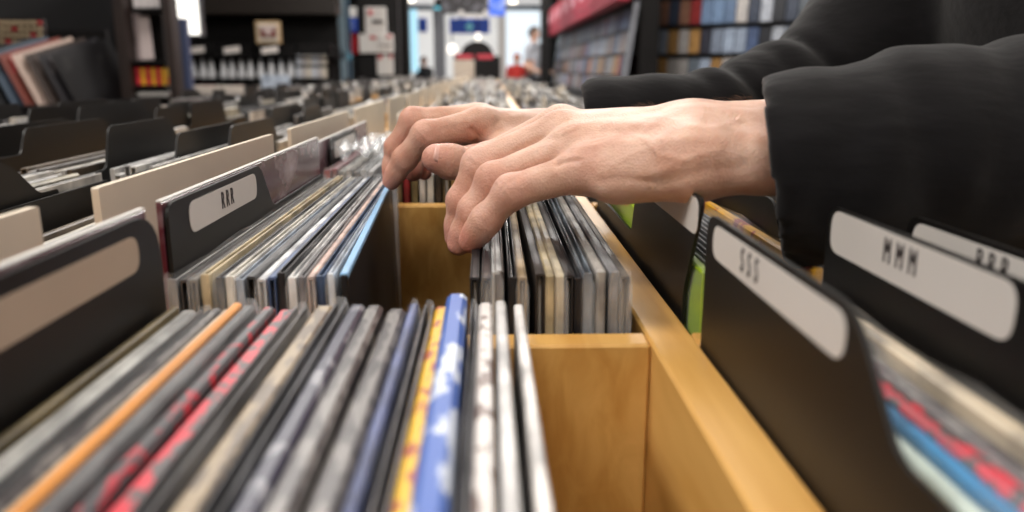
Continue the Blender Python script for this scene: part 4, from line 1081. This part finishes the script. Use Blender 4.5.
# round topped stand with red signs
t = empty('promotion_stand', at(477, 75, 9.3)); t.location.z = 0; tag(t, 'black arch topped stand with two red panels at the end of the bins', 'stand')
l = t.location
x0, x1, z0, z1 = rect(461, 41, 493, 54, 9.5); cx = (x0 + x1) / 2; rx = (x1 - x0) / 2
arc = [(cx + rx * math.cos(a) - l.x, z0 + (z1 - z0) * math.sin(a) - l.z) for a in np.linspace(0, math.pi, 24)]
MB().prism(arc, 'y', 9.5 - l.y, 9.6 - l.y).build('arch_top', DARK, t)
for a, b_ in ((456, 472.5), (477, 493)): block('red_panel', a, 54.5, b_, 59, 9.3, .08, mat('bright_red', (186, 58, 72)), parent=t)
block('red_sign_backing', 454, 53.5, 494, 60, 9.4, .05, DARK, parent=t)
block('beige_front', 453.5, 60, 474, 67, 9.3, .3, mat('beige_front', (186, 172, 156)), parent=t, floor=True); block('dark_front', 474.5, 60, 493, 67, 9.3, .3, DARK, parent=t, floor=True)
block('side_box', 493, 56, 500.5, 70, 9.4, .3, DARK, parent=t, floor=True)
for a, b_, y_, rd in ((478, 37, 15.5, .045), (452, 49, 17.0, .10)):
    p = at(a, b_, y_); sp = MB(); nn = 10
    vs = [(rd * math.sin(math.pi * i / nn) * math.cos(2 * math.pi * j / 14), rd * math.sin(math.pi * i / nn) * math.sin(2 * math.pi * j / 14), rd * (1.8 if rd < .06 else 1) * math.cos(math.pi * i / nn)) for i in range(nn + 1) for j in range(14)]
    fs = [(i * 14 + j, (i + 1) * 14 + j, (i + 1) * 14 + (j + 1) % 14, i * 14 + (j + 1) % 14) for i in range(nn) for j in range(14)]
    e = empty('globe_lamp', p); MB().add(vs, fs).build('globe', emat('globe_glow', (255, 246, 232), 1.6), e, True)
    MB().cyl((0, 0, rd), (0, 0, 4.2 - p.z), .012, n=8).build('cord', DARK, e)
    tag(e, 'small white globe lamp hanging below the wide blue sign' if rd < .06 else 'large glowing white globe lamp left of the arch topped stand', 'lamp')
# ceiling lights that show at the top edge
for (u, v, y_, sx, lab) in ((404, 1.5, 9.0, .11, 'elongated bright ceiling spot at the top of the picture, left of the rig'), (513, 3, 12.0, .055, 'round bright ceiling spot at the top right of the entrance'), (438, 9, 13.6, .07, 'small teal lamp on top of the grey pillar')):
    p = at(u, v, y_); e = empty('spot_lamp', p)
    MB().cyl((0, 0, .03), (0, 0, .16), .06, .05, 16).build('lamp_body', DARK, e)
    MB().box(-sx, sx, -.05, .05, 0, .03, .012).build('lamp_glass', emat('teal_glow', (90, 200, 220), 1) if u == 438 else emat('spot_glow', (255, 244, 225), 4), e)
    MB().cyl((0, 0, .16), (0, 0, ZT - p.z), .008, n=8).build('stem', DARK, e)
    tag(e, lab, 'lamp')
# distant people
def figure(x, y, h, shirt, trou, hairc, label, bagc=None, turn=0, arm=.25):
    t = empty('person', (x, y, 0), (0, 0, turn)); tag(t, label, 'person'); s = h / 1.75
    def f(P):
        d = ellipsoid(P, [0, 0, 1.62], (.078, .095, .115)); d = smin(d, capsule(P, [0, 0, 1.42], [0, 0, 1.56], .055, .05), .03)
        d = smin(d, ellipsoid(P, [0, .0, 1.18], (.17, .115, .28)), .05); d = smin(d, capsule(P, [-.15, 0, 1.40], [.15, 0, 1.40], .06, .06), .05)
        d = smin(d, ellipsoid(P, [0, 0, .94], (.15, .12, .13)), .05)
        for q in (-1, 1):
            d = smin(d, chain(P, [[q * .19, 0, 1.39], [q * .24, .02, 1.10], [q * .20, -arm, .97]], [.048, .040, .03], .02), .02)
            d = smin(d, ellipsoid(P, [q * .19, -arm - .07, .96], (.03, .06, .02)), .02)
            d = smin(d, chain(P, [[q * .085, 0, .92], [q * .10, -.02, .50], [q * .10, .02, .06]], [.085, .06, .042], .02), .02)
            d = smin(d, capsule(P, [q * .10, .03, .04], [q * .10, -.13, .035], .038, .035), .02)
            d = smin(d, ellipsoid(P, [q * .078, 0, 1.61], (.012, .02, .03)), .006)
        d = smin(d, capsule(P, [0, -.09, 1.62], [0, -.105, 1.60], .010, .014), .01)
        return d
    V, Fc = surface_nets((-.34, -.5, -.02), (.34, .25, 1.78), .017, f)
    V[:, 2] = np.maximum(V[:, 2], 0)
    cen = V[Fc].mean(1)
    mi = np.zeros(len(Fc), int)
    b_ = me_obj('body', (V * s).tolist(), Fc.tolist(), [SKIN], t, True)
    def shell(name, cond, m, off):
        N = vnormals(V, Fc); keep = cond(cen); F2 = Fc[keep]; ids = np.unique(F2); mp = -np.ones(len(V), int); mp[ids] = np.arange(len(ids))
        me_obj(name, ((V + N * off)[ids] * s).tolist(), mp[F2].tolist(), m, t, True)
    shell('shirt', lambda c: (c[:, 2] > .92) & (c[:, 2] < 1.47) & ~((np.abs(c[:, 0]) > .13) & (c[:, 2] < 1.2)), shirt, .012)
    shell('trousers', lambda c: (c[:, 2] > .08) & (c[:, 2] < .96) & (c[:, 1] > -.14), trou, .010)
    shell('hair', lambda c: (c[:, 2] > 1.6) & ((c[:, 1] > -.03) | (c[:, 2] > 1.68)), hairc, .014)
    return t
HB = mat('dark_hair', (44, 32, 26), rough=.8)
p = at(534, 68, 13.4); figure(p.x, 13.4, 1.69, mat('grey_shirt', (176, 178, 186), rough=.8), mat('dark_trousers', (50, 50, 60), rough=.8), HB, 'distant person in a pale grey shirt by the bright window', turn=1.0, arm=.28)
p = at(517, 68, 14.0); figure(p.x, 14.0, 1.28, mat('red_shirt', (190, 50, 44), rough=.8), mat('dark_trousers', (50, 50, 60)), mat('red_cap', (176, 48, 44), rough=.8), 'smaller distant person in red left of the grey shirt', turn=.3)
p = at(424, 68, 15.6); figure(p.x, 15.6, 1.25, mat('black_shirt', (24, 24, 28), rough=.8), mat('dark_trousers', (50, 50, 60)), HB, 'distant dark dressed person left of the grey pillar', turn=.5)

# -- right: wall racks of media cases
CPAL = [(200, 206, 216), (170, 184, 204), (150, 160, 176), (90, 110, 150), (180, 176, 172), (60, 60, 70), (196, 150, 90), (170, 60, 60), (120, 130, 140), (206, 200, 196), (70, 80, 100), (150, 110, 90), (40, 42, 50), (130, 156, 190)]
CNAME = ['pale grey', 'pale blue', 'blue grey', 'mid blue', 'warm grey', 'charcoal', 'orange tan', 'red', 'steel grey', 'off white', 'navy', 'brown', 'black', 'light blue']
case_me = MB().box(-.068, .068, -.0075, .0075, 0, .19, .003).build('m', CASEM); CM = case_me.data; bpy.data.objects.remove(case_me)
NCASE = 0
def case(p, rot, label, group, sc_=1, sx=1):
    global NCASE; NCASE += 1
    o = bpy.data.objects.new('media_case', CM); COL.objects.link(o); o.location = p; o.rotation_euler = rot
    ci_ = random.randrange(len(CPAL)); c = CPAL[ci_]; kf = random.uniform(.85, 1.08); label = CNAME[ci_] + ' ' + label; group = CNAME[ci_] + ' ' + group; o.color = (*s2l([min(255, int(x * kf)) for x in c]), 1); o.scale = (sx, 1, sc_)
    tag(o, label, 'media case', group)
ORD = ['lowest', 'second', 'third', 'fourth', 'top']
XW = 1.03
t = empty('wall_rack', (XW, 9.2, 0)); tag(t, 'long black wall rack under the red sign, receding towards the entrance', 'rack')
MB().box(.10, .25, -3.05, 3.85, 0, 2.0, .004).build('back_panel', DARK, t)
rows1 = [(.80, 0), (.972, 1), (1.144, 2), (1.316, 3)]
for z, i in rows1: MB().box(-.02 + .02 * i, .12, -3.05, 3.85, z - .012, z, .002).build('shelf', DARK, t)
MB().box(-.04, .10, -3.05, 3.85, 0, .787, .004).build('base_cabinet', DARK, t)
MB().prism([(-.06, .74), (-.02, .74), (.08, 1.50), (.04, 1.50)], 'y', -3.12, -3.09).build('end_panel', GREY, t)
for z, i in rows1:
    y = 6.25
    while y < 12.9:
        case((XW - .008 + .02 * i, y, z + .001), (math.radians(-8), 0, math.pi / 2 * -1), 'media case on the %s shelf of the rack below the red sign' % ORD[i], 'media cases on the %s shelf below the red sign' % ORD[i], .82)
        y += .150
print('cases', NCASE)
# red sign above the rack
t = empty('red_sign', (XW - .10, 9.6, 1.47)); tag(t, 'long red sign board above the receding wall rack, top centre right', 'sign')
REDS = mat('rose_red_sign', (150, 34, 54), rough=.6, var=.06, scale=3)
MB().box(0, .10, -3.6, 3.35, .03, .40, .005).build('sign_board', REDS, t)
PNK = mat('pale_pink_print', (206, 150, 160), rough=.5)
for k_ in range(7):
    y = 2.9 - k_ * .85
    MB().box(-.006, .0, y - .16, y + .16, .20, .33, .002).build('pale_mark', PNK, t); MB().box(-.006, 0, y - .22, y + .22, .10, .13, .002).build('small_line', mat('dark_pink_print', (140, 40, 56)), t)
# angled rack
A = Vector((1.20, 7.0, 0)); B = Vector((2.35, 5.95, 0)); dv = (B - A); L = dv.length; ang = math.atan2(dv.y, dv.x)
t = empty('wall_rack', A, (0, 0, ang)); tag(t, 'angled black wall rack with tall rows of media cases, right of the dark gap', 'rack')
MB().box(-.06, L + .1, .06, .20, 0, 2.1, .004).build('back_panel', DARK, t)
rows2 = [.69, .915, 1.14, 1.365, 1.59]
for z in rows2: MB().box(-.06, L + .1, -.03, .07, z - .018, z, .003).build('shelf', DARK, t)
MB().box(-.06, L + .1, -.04, .06, 0, .70, .004).build('base_cabinet', DARK, t)
for z in rows2:
    x = .03
    while x < L - .02:
        q = A + dv.normalized() * x + Vector((dv.y, -dv.x, 0)).normalized() * .012
        case((q.x, q.y, z + .001), (math.radians(-6), 0, ang), 'media case on the %s shelf of the angled rack at the right' % ORD[rows2.index(z)], 'media cases on the %s shelf of the angled rack' % ORD[rows2.index(z)], 1, .66); x += .098
print('records', NREC, 'cards', ncard, 'cases', NCASE)
